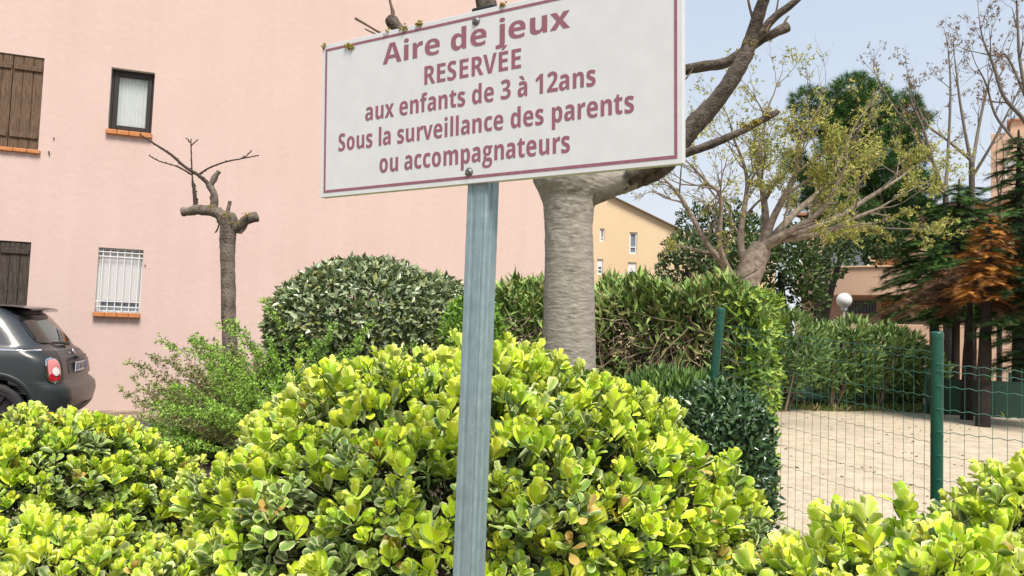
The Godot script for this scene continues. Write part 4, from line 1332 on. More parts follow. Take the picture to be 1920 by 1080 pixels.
func conifer(label: String, base: Vector3, height: float, reach: float, low: float, tones: Array, seed_: int, lean := 0.0, trunk_r := 0.16, dense := 1.0, skirt := 0.0):
	rng.seed = seed_
	base.y = 0.0
	var t := thing("conifer_tree", label, "tree", base, 0.0, "dark conifers on the right")
	var mb := MB.new()
	mb.tube(smooth_path([Vector4(0, -0.05, 0, trunk_r), Vector4(lean * 0.3, height * 0.35, 0, trunk_r * 0.85), Vector4(lean * 0.7, height * 0.7, 0, trunk_r * 0.5), Vector4(lean, height, 0, 0.02)], 5), 10, Color.WHITE, 0.15, knobbly(seed_, 2.5))
	part("trunk", mb.bake(), M.bark_dark, t)
	var br := MB.new()
	var pile := LeafPile.new()
	var n := int(70 * dense)
	for k in n:
		var f := (k + rng.randf()) / n
		var h := lerpf(low, height * 0.98, f)
		var L := reach * (1.0 - pow(f, 1.6) * 0.82) * rng.randf_range(0.6, 1.1) * (1.0 - skirt * (1.0 - f))
		var a := k * 2.4 + rng.randf()
		var d := Vector3(cos(a), 0, sin(a))
		var p0 := Vector3(lean * f, h, 0)
		var path := []
		for j in 6:
			var u := j / 5.0
			path.append(Vector4(p0.x + d.x * L * u, p0.y + L * (0.16 * u - 0.34 * u * u) + rng.randf_range(-0.02, 0.02), p0.z + d.z * L * u, 0.024 * (1.0 - 0.8 * u)))
		br.tube(path, 4, Color.WHITE, 0.0, null, false)
		var side := Vector3(-d.z, 0, d.x)
		for j in int(L * 60):
			var u := rng.randf_range(0.15, 1.0)
			var q := v3(path[int(u * 4.99)]).lerp(v3(path[mini(int(u * 4.99) + 1, 5)]), fmod(u * 5.0, 1.0))
			var sd := 1.0 if rng.randf() < 0.5 else -1.0
			var dir := (d * 0.7 + side * sd * rng.randf_range(0.2, 1.0) + Vector3(0, rng.randf_range(-0.45, 0.1), 0)).normalized()
			var s := rng.randi_range(0, 2)
			pile.add(spray[s], aim(dir, Vector3.UP + rand_dir() * 0.5), rng.randf_range(0.14, 0.36), q, tones[s][rng.randi_range(0, tones[s].size() - 1)])
	part("branches", br.bake(), M.bark_dark, t, true)
	part("crown", pile.bake(), M.needles, t, true)

func conifers():
	var green := leaf_tones(spray, [[0.031, 0.076, 0.024, 0.085, 0.187, 0.034], [0.044, 0.111, 0.027, 0.119, 0.238, 0.043], [0.024, 0.058, 0.020, 0.051, 0.119, 0.027], [0.085, 0.170, 0.034, 0.170, 0.289, 0.051]])
	var dark := leaf_tones(spray, [[0.019, 0.045, 0.018, 0.048, 0.096, 0.026], [0.029, 0.067, 0.021, 0.064, 0.136, 0.029], [0.016, 0.035, 0.016, 0.032, 0.072, 0.019]])
	var rust := leaf_tones(spray, [[0.30, 0.12, 0.029, 0.42, 0.18, 0.045], [0.234, 0.099, 0.032, 0.396, 0.171, 0.045], [0.153, 0.076, 0.036, 0.252, 0.126, 0.054], [0.540, 0.234, 0.045, 0.648, 0.288, 0.054]])
	var dry := leaf_tones(spray, [[0.128, 0.071, 0.044, 0.204, 0.111, 0.060], [0.093, 0.051, 0.034, 0.153, 0.085, 0.051], [0.204, 0.099, 0.043, 0.255, 0.136, 0.051]])
	conifer("dark conifer on a straight black trunk beside the peach building", Vector3(10.103, 0.603, -17), 5.3, 1.3, 2.0, green, 201, 0.1, 0.10, 1.2)
	conifer("conifer with rust-orange dying foliage", Vector3(8.712, 0.78, -13.8), 3.9, 0.62, 2.3, rust, 202, 0.15, 0.13, 0.62)
	conifer("conifer with brown withered lower branches left of the orange one", Vector3(9.149, 0.711, -15), 3.2, 1.8, 2.3, dry, 203, 0.1, 0.12, 0.5)
	conifer("tall dark green conifer near the right edge", Vector3(11.579, 0.654, -17), 6.5, 1.5, 2.0, green, 204, 0.0, 0.17, 1.5)
	conifer("broad dark conifer cut by the right edge", Vector3(9.8, 0.839, -13.5), 5.4, 1.25, 1.1, dark, 205, 0.0, 0.20, 1.4)
	conifer("low dark conifer behind the orange one, below the bare trees", Vector3(11.909, 1.576, -21), 5.6, 2.0, 2.3, green, 206, 0.0, 0.14, 1.5)
	conifer("dark conifer right of the pine, behind the slender bare tree", Vector3(14.193, 1.628, -23), 6.6, 1.9, 2.4, dark, 207, 0.0, 0.15, 1.5)

func far_crowns():
	# evergreen oaks and olives between the yellow building and the pine
	var olive := leaf_tones(blade, [[0.058, 0.098, 0.039], [0.085, 0.130, 0.052], [0.042, 0.072, 0.029], [0.117, 0.163, 0.072]])
	var oak := leaf_tones(blade, [[0.039, 0.072, 0.021], [0.058, 0.104, 0.026], [0.029, 0.052, 0.017], [0.091, 0.143, 0.039]])
	for s in [["grey-green evergreen tree beside the yellow building", Vector3(4.255, 2.379, -18), Vector3(4.24, 3.089, -18), Vector3(0.62, 0.75, 0.6), olive, 301], ["dark evergreen tree behind the budding tree's fork", Vector3(6.031, 1.904, -16.5), Vector3(5.922, 2.964, -16.5), Vector3(1.25, 0.85, 0.9), oak, 302], ["dark rounded evergreen behind the budding tree's left limbs", Vector3(5.578, 2.468, -19), Vector3(5.525, 3.902, -19), Vector3(1.15, 0.95, 0.9), oak, 303], ["dark evergreen tree in front of the peach building's corner", Vector3(8.805, 1.767, -21), Vector3(9.455, 4.505, -21), Vector3(1.3, 0.75, 1.0), oak, 304]]:
		rng.seed = s[5]
		var b: Vector3 = s[1]
		b.y = 0.0
		var t := thing("evergreen_tree", s[0], "tree", b, 0.0, "dark evergreen trees behind the playground")
		var c: Vector3 = s[2]
		var mb := MB.new()
		mb.tube(smooth_path([Vector4(0, -0.05, 0, 0.13), Vector4(0.05, (c.y) * 0.5, 0, 0.10), Vector4(c.x - b.x, c.y, c.z - b.z, 0.05)], 4), 8, Color.WHITE, 0.1, knobbly(5, 3.0))
		part("trunk", mb.bake(), M.bark_dark, t)
		crown_of(t, clumps(c, s[3], 26, 0.26, 0.5), 5200, blade, s[4], 0.09, 0.17, M.foliage, 0.5, 0.8, 0.35)

# ---------------------------------------------------------------- hedges, clipped shrubs and wild plants
func scatter(t: Node3D, pts: Array, shapes: Array, tones: Array, s0: float, s1: float, mat: Material, up: float, wild: float, singles := 0, flat := 0.6):
	# leaves on [point, normal] pairs; the largest in view become parts of their own
	var recs := []
	for e in pts:
		var s := rng.randi_range(0, shapes.size() - 1)
		var d: Vector3 = (e[1] * 0.6 + Vector3.UP * up + rand_dir() * wild).normalized()
		var rot := aim(d, e[1] + Vector3.UP * 0.3 + rand_dir() * flat)
		var size := rng.randf_range(s0, s1)
		var to_cam: Vector3 = (EYE - e[0])
		var sc := size / to_cam.length() * (0.3 + absf(rot.z.dot(to_cam.normalized()))) if e[1].dot(to_cam) > 0.2 and e.size() < 3 else 0.0
		recs.append([sc, rot, size, e[0] - t.position, s, rng.randi_range(0, tones[s].size() - 1)])
	if singles > 0:
		recs.sort_custom(func(x, y): return x[0] > y[0])
	var pile := LeafPile.new()
	var cache := {}
	for k in recs.size():
		var r: Array = recs[k]
		if k < singles and r[0] > 0.0:
			var key := Vector2i(r[4], r[5])
			if not cache.has(key):
				var one := LeafPile.new()
				one.add(shapes[r[4]], Basis(), 1.0, Vector3.ZERO, tones[r[4]][r[5]])
				cache[key] = one.bake()
			part("leaf", cache[key], mat, t).transform = Transform3D(r[1] * r[2], r[3])
		else:
			pile.add(shapes[r[4]], r[1], r[2], r[3], tones[r[4]][r[5]])
	part("foliage", pile.bake(), mat, t, true)

func twig_mass(t: Node3D, count: int, a: Vector3, b: Vector3, len0: float, r: float, mat: Material, up := 0.5, called := "twigs"):
	# crooked twigs inside the box a..b, in the thing's own axes
	var mb := MB.new()
	for k in count:
		var p := Vector3(rng.randf_range(a.x, b.x), rng.randf_range(a.y, b.y), rng.randf_range(a.z, b.z))
		var d := (rand_dir() + Vector3.UP * up).normalized()
		var path := []
		var L := len0 * rng.randf_range(0.5, 1.3)
		var rr := r * rng.randf_range(0.5, 1.3)
		for j in 5:
			path.append(Vector4(p.x, p.y, p.z, rr * (1.0 - j * 0.17)))
			p += d * L / 4.0
			d = (d + rand_dir() * 0.45).normalized()
		mb.tube(path, 4, Color.WHITE, 0.0, null, false)
	part(called, mb.bake(), mat, t, true)

func stem(t: Node3D, from: Vector3, to: Vector3, r: float, mat: Material):
	var mb := MB.new()
	var m := from.lerp(to, 0.5) + rand_dir() * r * 2.0
	mb.tube(smooth_path([Vector4(from.x, from.y, from.z, r), Vector4(m.x, m.y, m.z, r * 0.8), Vector4(to.x, to.y, to.z, r * 0.5)], 4), 7)
	part("stem", mb.bake(), mat, t)

func build_hedges():
	clipped_shrubs()
	front_hedge()
	privet_shrub()
	wild_plants()
	oleanders()

func dome_points(c: Vector3, r: Vector3, count: int, lump: float, seed_: int, low: float, shell := 0.82) -> Array:
	var nz := knobbly(seed_, 1.0)
	var out := []
	for k in count:
		var d := rand_dir()
		if d.y < low:
			continue
		var f := lerpf(shell, 1.0, pow(rng.randf(), 0.5)) * (1.0 + lump * nz.get_noise_3d(d.x * 3.0, d.y * 3.0, d.z * 3.0))
		out.append([c + d * r * f, (d / r).normalized()])
	return out

func clipped_shrubs():
	var grey := leaf_tones(blade, [[0.128, 0.178, 0.076, 0.170, 0.221, 0.102], [0.187, 0.246, 0.119, 0.255, 0.306, 0.153], [0.076, 0.119, 0.048, 0.102, 0.153, 0.060], [0.289, 0.340, 0.196, 0.323, 0.374, 0.221], [0.221, 0.255, 0.076, 0.289, 0.306, 0.102], [0.060, 0.093, 0.037, 0.085, 0.119, 0.051]])
	for s in [["large dark clipped dome shrub in front of the pink wall", Vector3(-1.258, 1.447, -6.6), Vector3(0.86, 0.58, 0.8), 401, 17000], ["smaller clipped dome shrub half hidden behind the larger one", Vector3(-0.746, 1.47, -7.5), Vector3(0.44, 0.50, 0.45), 402, 6000]]:
		rng.seed = s[3]
		var c: Vector3 = s[1]
		var base := Vector3(c.x, ground_height(c.x, c.z), c.z)
		var t := thing("clipped_shrub", s[0], "shrub", base, 0.0, "clipped dome shrubs by the wall")
		var pts := dome_points(c, s[2], s[4], 0.07, s[3], -0.5, 0.80)
		# the dome is clipped down its sides to knee height
		for k in int(s[4] * 0.35):
			var a := rng.randf() * TAU
			var f := rng.randf_range(0.8, 1.0)
			pts.append([Vector3(c.x + cos(a) * s[2].x * f * 0.97, rng.randf_range(base.y + 0.35, c.y), c.z + sin(a) * s[2].z * f * 0.97), Vector3(cos(a), 0.1, sin(a))])
		scatter(t, pts, blade, grey, 0.050, 0.088, M.glossy_leaf, 0.0, 0.75, 300, 0.75)
		for k in 5:
			stem(t, Vector3(rng.randf_range(-0.1, 0.1), -0.04, rng.randf_range(-0.1, 0.1)), Vector3(rng.randf_range(-0.4, 0.4), c.y - base.y, rng.randf_range(-0.3, 0.3)), 0.02, M.twig_dark)
	# bright green shrub between the domes and the trunk
	rng.seed = 403
	var b := Vector3(-0.264, 1.125, -5.6)
	b.y = 0.0
	var g := thing("bright_green_shrub", "small fresh green shrub just behind the sign post", "shrub", b)
	var green := leaf_tones(blade, [[0.13, 0.26, 0.03], [0.18, 0.33, 0.035], [0.08, 0.17, 0.022], [0.22, 0.36, 0.05]])
	scatter(g, dome_points(Vector3(-0.275, 1.423, -5.6), Vector3(0.25, 0.30, 0.25), 3800, 0.2, 4, -0.8, 0.3), blade, green, 0.025, 0.045, M.foliage, 0.5, 0.8)
	stem(g, Vector3(0, -0.03, 0), Vector3(0.02, 1.4, 0), 0.015, M.twig)

func front_hedge():
	rng.seed = 410
	var p0 := Vector3(-0.145, 1.364, -5.9)
	var p1 := Vector3(1.694, 1.44, -5)
	p0.y = 0.0
	p1.y = 0.0
	var along := (p1 - p0).normalized()
	var L := (p1 - p0).length()
	var yaw := atan2(-along.z, along.x)
	var t := thing("laurel_hedge", "tall trimmed hedge with bare brown twigs on its face behind the grey trunk", "hedge", (p0 + p1) * 0.5, yaw)
	var inv := t.transform.affine_inverse()
	var nz := knobbly(411, 1.3)
	var hgt := 1.76
	var deep := 0.75
	# leaves are laid in hedge axes and turned to the world with the thing itself
	var holder := Node3D.new()
	var top := []
	var face := []
	var end_ := []
	var cam_l := inv * EYE
	for k in 9000:
		var x := rng.randf_range(-L / 2, L / 2)
		var z := rng.randf_range(-deep, 0.05)
		var h := hgt + 0.22 * nz.get_noise_2d(x * 2.0, z * 2.0) - 0.12 * smoothstep(L / 2 - 0.25, L / 2, x) - rng.randf() * rng.randf() * 0.32
		top.append([Vector3(x, h, z), (Vector3(0, 1, 0) + Vector3(0, 0, 0.5) * (1.0 if z > -0.2 else 0.0)).normalized()])
	for k in 6500:
		var x := rng.randf_range(-L / 2, L / 2)
		var y := rng.randf_range(0.25, hgt)
		# the trimmed face is bare in the middle, leafier at both ends and along the top
		var u := x / L + 0.5
		var leafy_here := smoothstep(0.30, 0.10, u) + smoothstep(0.76, 0.86, u) + smoothstep(1.40, 1.75, y) * 0.6 + 0.22 + 0.5 * nz.get_noise_2d(x * 2.0 + 3.0, y * 2.0)
		if rng.randf() > leafy_here:
			continue
		face.append([Vector3(x, y, 0.03 + 0.06 * nz.get_noise_2d(x * 4.0, y * 4.0) - rng.randf() * 0.16), Vector3(0, 0.1, 1)])
	for k in 5200:
		var z := rng.randf_range(-deep, 0.10)
		var y := rng.randf_range(0.15, hgt + 0.02)
		end_.append([Vector3(L / 2 - 0.02 + 0.10 * nz.get_noise_2d(z * 4.0 + 7.0, y * 4.0) - rng.randf() * rng.randf() * 0.3, y, z), Vector3(1, 0.1, 0.25).normalized()])
	var mid := leaf_tones(lance, [[0.125, 0.225, 0.044, 0.188, 0.288, 0.075], [0.175, 0.288, 0.056, 0.250, 0.350, 0.100], [0.069, 0.138, 0.030, 0.100, 0.175, 0.050], [0.250, 0.375, 0.075, 0.325, 0.438, 0.125], [0.213, 0.200, 0.062, 0.250, 0.250, 0.088]])
	var fresh := leaf_tones(blade, [[0.20, 0.31, 0.04], [0.27, 0.38, 0.05], [0.11, 0.20, 0.03], [0.15, 0.25, 0.035], [0.32, 0.42, 0.07]])
	var back := []
	for k in 7000:
		back.append([Vector3(rng.randf_range(-L / 2, L / 2 - 0.1), rng.randf_range(0.05, hgt - 0.1), rng.randf_range(-deep, -0.3)), Vector3(0, 0.2, 1), 0])
	for job in [[back, lance, mid, 0.08, 0.14, 0.3, 1.0, 0], [top, lance, mid, 0.06, 0.12, 0.7, 0.95, 130], [face, lance, mid, 0.06, 0.11, 0.35, 1.1, 90], [end_, blade, fresh, 0.045, 0.085, 0.25, 0.8, 80]]:
		var sub := []
		for e in job[0]:
			sub.append([t.transform * e[0], t.transform.basis * e[1]] + ([0] if e.size() > 2 else []))
		var before := t.get_child_count()
		# scatter() works in world axes: undo the thing's turn on each part
		var tmp := Node3D.new()
		scatter(tmp, sub, job[1], job[2], job[3], job[4], M.foliage, job[5], job[6], job[7])
		for c in tmp.get_children():
			tmp.remove_child(c)
			t.add_child(c, true)
			c.transform = inv * c.transform
		tmp.free()
	# woody inside
	twig_mass(t, 900, Vector3(-L / 2 + 0.05, 0.25, -0.22), Vector3(L / 2 - 0.15, hgt - 0.12, 0.0), 0.34, 0.0042, M.twig, 0.35)
	twig_mass(t, 420, Vector3(-L / 2 + 0.15, 0.4, -0.06), Vector3(L / 2 - 0.25, hgt - 0.15, 0.03), 0.40, 0.0040, M.twig_pale, 0.2)
	twig_mass(t, 300, Vector3(-L / 2 + 0.05, 0.1, -deep), Vector3(L / 2 - 0.15, hgt - 0.2, -0.2), 0.5, 0.007, M.twig_dark, 0.6)
	for k in 9:
		stem(t, Vector3(-L / 2 + 0.15 + (L - 0.3) * k / 8.0, -0.03, -0.35), Vector3(-L / 2 + 0.15 + (L - 0.3) * k / 8.0 + rng.randf_range(-0.2, 0.2), 1.5, -0.35 + rng.randf_range(-0.2, 0.2)), 0.022, M.twig_dark)
	# a few upright shoots above the top
	for k in 14:
		var x := rng.randf_range(-L * 0.1, L / 2 - 0.05)
		stem(t, Vector3(x, hgt - 0.1, -0.25), Vector3(x + rng.randf_range(-0.06, 0.06), hgt + rng.randf_range(0.05, 0.18), -0.25), 0.003, M.twig)

func privet_shrub():
	rng.seed = 420
	var b := Vector3(1.225, 0.491, -4.2)
	b.y = 0.0
	var t := thing("dark_privet_shrub", "dark glossy small-leaved shrub between the lime shrub and the fence", "shrub", b)
	var dark := leaf_tones(blade, [[0.028, 0.070, 0.022, 0.04, 0.09, 0.03], [0.042, 0.095, 0.028, 0.06, 0.12, 0.04], [0.018, 0.048, 0.016], [0.065, 0.13, 0.045, 0.08, 0.15, 0.06], [0.10, 0.17, 0.06]])
	var pts := []
	for L in [[Vector3(1.186, 0.907, -4.25), Vector3(0.30, 0.30, 0.3), 3800], [Vector3(1.269, 0.653, -4.2), Vector3(0.22, 0.44, 0.28), 3800], [Vector3(1.097, 0.762, -4.3), Vector3(0.32, 0.40, 0.3), 2400]]:
		pts.append_array(dome_points(L[0], L[1], L[2], 0.16, 5, -0.9, 0.55))
	scatter(t, pts, blade, dark, 0.030, 0.052, M.glossy_leaf, 0.3, 0.8, 300)
	var pale := leaf_tones(lance, [[0.09, 0.17, 0.04], [0.13, 0.22, 0.05], [0.06, 0.12, 0.03], [0.17, 0.26, 0.07]])
	for k in 4:
		stem(t, Vector3(rng.randf_range(-0.1, 0.1), -0.03, 0), Vector3(rng.randf_range(-0.2, 0.2), 0.9, rng.randf_range(-0.1, 0.1)), 0.014, M.twig_dark)
	# low shrub with long paler leaves in front of the hedge
	rng.seed = 421
	b = Vector3(1.027, 0.413, -4.5)
	b.y = 0.0
	t = thing("narrow_leaved_shrub", "low grey-green narrow-leaved shrub at the foot of the hedge", "shrub", b)
	scatter(t, dome_points(Vector3(1.008, 1.009, -4.5), Vector3(0.42, 0.24, 0.28), 5200, 0.2, 6, -0.6, 0.4), lance, pale, 0.04, 0.075, M.foliage, 0.9, 0.6, 120)
	stem(t, Vector3(0, -0.03, 0), Vector3(0.03, 0.9, 0), 0.014, M.twig)

func wispy(label: String, base: Vector3, stems: int, h0: float, h1: float, reach: float, tones: Array, s0: float, s1: float, seed_: int, step := 0.03):
	rng.seed = seed_
	base.y = ground_height(base.x, base.z)
	var t := thing("wild_plant", label, "plant", base, 0.0, "wild plants under the small pollarded tree")
	var pile := LeafPile.new()
	for k in stems:
		var a := rng.randf() * TAU
		var o := Vector3(cos(a), 0, sin(a)) * reach * 0.35 * rng.randf()
		var d := (Vector3(cos(a), 0, sin(a)) * reach * rng.randf_range(0.1, 0.75) + Vector3.UP * rng.randf_range(0.8, 1.2)).normalized()
		var h := rng.randf_range(h0, h1)
		var path := []
		var p := o - Vector3(0, 0.02, 0)
		var n := int(h / step)
		for j in n:
			path.append(Vector4(p.x, p.y, p.z, 0.0045 * (1.0 - 0.8 * j / n)))
			d = (d + rand_dir() * 0.10 + Vector3(cos(a), -0.2, sin(a)) * 0.016).normalized()
			p += d * step
			if j > n * 0.14:
				for q in 3:
					var s := rng.randi_range(0, 2)
					pile.add(sprig[s], aim((d + rand_dir() * 1.1).normalized(), rand_dir()), rng.randf_range(s0, s1), p + rand_dir() * 0.02, tones[s][rng.randi_range(0, tones[s].size() - 1)])
		var mb := MB.new()
		mb.tube(path, 4, Color.WHITE, 0.0, null, false)
		part("stem", mb.bake(), M.twig, t)
	part("foliage", pile.bake(), M.foliage, t, true)

func wild_plants():
	var green := leaf_tones(sprig, [[0.20, 0.36, 0.045], [0.27, 0.44, 0.06], [0.13, 0.25, 0.035], [0.30, 0.46, 0.09]])
	var olive := leaf_tones(sprig, [[0.203, 0.246, 0.080], [0.275, 0.304, 0.116], [0.145, 0.181, 0.065], [0.217, 0.174, 0.087], [0.319, 0.377, 0.131]])
	var brown := leaf_tones(sprig, [[0.17, 0.16, 0.075], [0.20, 0.17, 0.09], [0.18, 0.23, 0.07], [0.13, 0.11, 0.06]])
	wispy("brown-tinged wild shrub with arching stems left of the small tree trunk", Vector3(-3.045, 0.422, -7.7), 24, 0.6, 1.2, 0.9, brown, 0.03, 0.055, 501, 0.035)
	wispy("tall grey-green wild shrub right of the small tree trunk", Vector3(-2.544, 0.452, -7.6), 44, 0.6, 1.45, 0.55, olive, 0.032, 0.058, 502, 0.032)
	wispy("feathery bright green weed clump in front of the clipped dome", Vector3(-1.625, 0.687, -5.9), 90, 1.0, 1.7, 0.42, green, 0.028, 0.05, 503, 0.022)
	wispy("feathery green weeds around the base of the small tree", Vector3(-2.644, 0.496, -7.2), 90, 0.4, 1.0, 0.6, green, 0.03, 0.055, 504, 0.024)
	wispy("low green weeds at the foot of the pink wall", Vector3(-2.867, 0.512, -7), 60, 0.3, 0.62, 0.75, green, 0.03, 0.055, 505, 0.024)
	wispy("yellow-green weeds right of the small tree", Vector3(-2.067, 0.542, -6.6), 80, 0.8, 1.5, 0.5, olive, 0.03, 0.055, 506, 0.026)
	# ivy on the little trunk
	rng.seed = 507
	var b := Vector3(-2.935, 0.676, -7.95)
	b.y = 0.14
	var t := thing("climbing_ivy", "green ivy climbing the small tree trunk", "plant", b)
	var pts := []
	for k in 1500:
		var a := rng.randf() * TAU
		var h := rng.randf_range(0.1, 0.98)
		var q := Vector3(-2.954, 0.671, -8)
		pts.append([Vector3(q.x + cos(a) * 0.11, 0.14 + h * rng.randf_range(0.7, 1.0), q.z + sin(a) * 0.11), Vector3(cos(a), 0.2, sin(a))])
	scatter(t, pts, blade, leaf_tones(blade, [[0.10, 0.22, 0.03], [0.14, 0.28, 0.035], [0.07, 0.15, 0.022]]), 0.025, 0.05, M.foliage, 0.4, 0.8)

func oleanders():
	var tn := leaf_tones(lance, [[0.128, 0.230, 0.060, 0.187, 0.289, 0.085], [0.187, 0.306, 0.085, 0.255, 0.374, 0.119], [0.076, 0.145, 0.041], [0.255, 0.374, 0.111, 0.323, 0.442, 0.153], [0.051, 0.102, 0.031]])
	var n := 0
	for s in [["oleander bush at the near end of the row", 1468, 585, 15.5, 0.75, 2.15], ["second oleander bush in the row, below the globe lamp", 1556, 592, 16.2, 0.85, 2.2], ["third oleander bush in the row, below the peach building", 1636, 605, 16.8, 0.85, 2.1], ["last and lowest oleander bush in the row", 1712, 640, 17.2, 0.65, 1.6]]:
		rng.seed = 600 + n
		n += 1
		var c: Vector3 = Vector3((s[1] - 960.0) / 1400.0 * s[3], 0, -s[3])
		var t := thing("oleander_bush", s[0], "bush", c, 0.0, "oleander bushes along the far side of the playground")
		var lobes := clumps(c + Vector3(0, s[5] * 0.55, 0), Vector3(s[4] * 0.95, s[5] * 0.36, 0.5), 22, 0.26, 0.42)
		crown_of(t, lobes, 7000, lance, tn, 0.12, 0.24, M.foliage, 0.7, 0.6, 0.3, "foliage")
		for k in 9:
			var a := rng.randf() * TAU
			stem(t, Vector3(cos(a) * 0.15, -0.03, sin(a) * 0.1), Vector3(cos(a) * s[4] * 0.7, s[5] * 0.7, sin(a) * 0.35 + 0.15), 0.022, M.twig_pale if k % 2 == 0 else M.twig)
	# short grass and litter along the far edge
	rng.seed = 650
	var pile := LeafPile.new()
	var gt := leaf_tones(lance, [[0.10, 0.16, 0.03], [0.16, 0.20, 0.05], [0.20, 0.15, 0.07], [0.07, 0.12, 0.025]])
	for k in 4200:
		var x := rng.randf_range(4.2, 12.5)
		var z := -15.9 - rng.randf() * 1.6 - 0.25 * sin(x * 1.7)
		var s := rng.randi_range(0, 2)
		pile.add(lance[s], aim((Vector3.UP + rand_dir() * 0.8).normalized(), rand_dir()), rng.randf_range(0.08, 0.24), Vector3(x, 0.0, z), gt[s][rng.randi_range(0, 3)])
	var o := part("grass", pile.bake(), M.foliage, self, true)
	# grit and dead leaves lying on the sand
	var grit := MB.new()
	for k in 450:
		var x := rng.randf_range(2.2, 13.0)
		var z := rng.randf_range(-15.6, -4.2)
		var r := rng.randf_range(0.008, 0.03)
		grit.box(Transform3D(Basis.from_euler(Vector3(rng.randf_range(-0.3, 0.3), rng.randf() * 6, rng.randf_range(-0.3, 0.3))), Vector3(x, 0.004 + r * 0.2, z)), Vector3(r, r * 0.5, r * rng.randf_range(0.6, 1.6)), r * 0.12)
	var lo := part("leaf_litter", grit.bake(), M.litter, self, true)
	tag(lo, "scattered grit and dead leaves on the playground sand", "litter")
	tag(o, "rough grass along the far edge of the sandy playground", "grass")

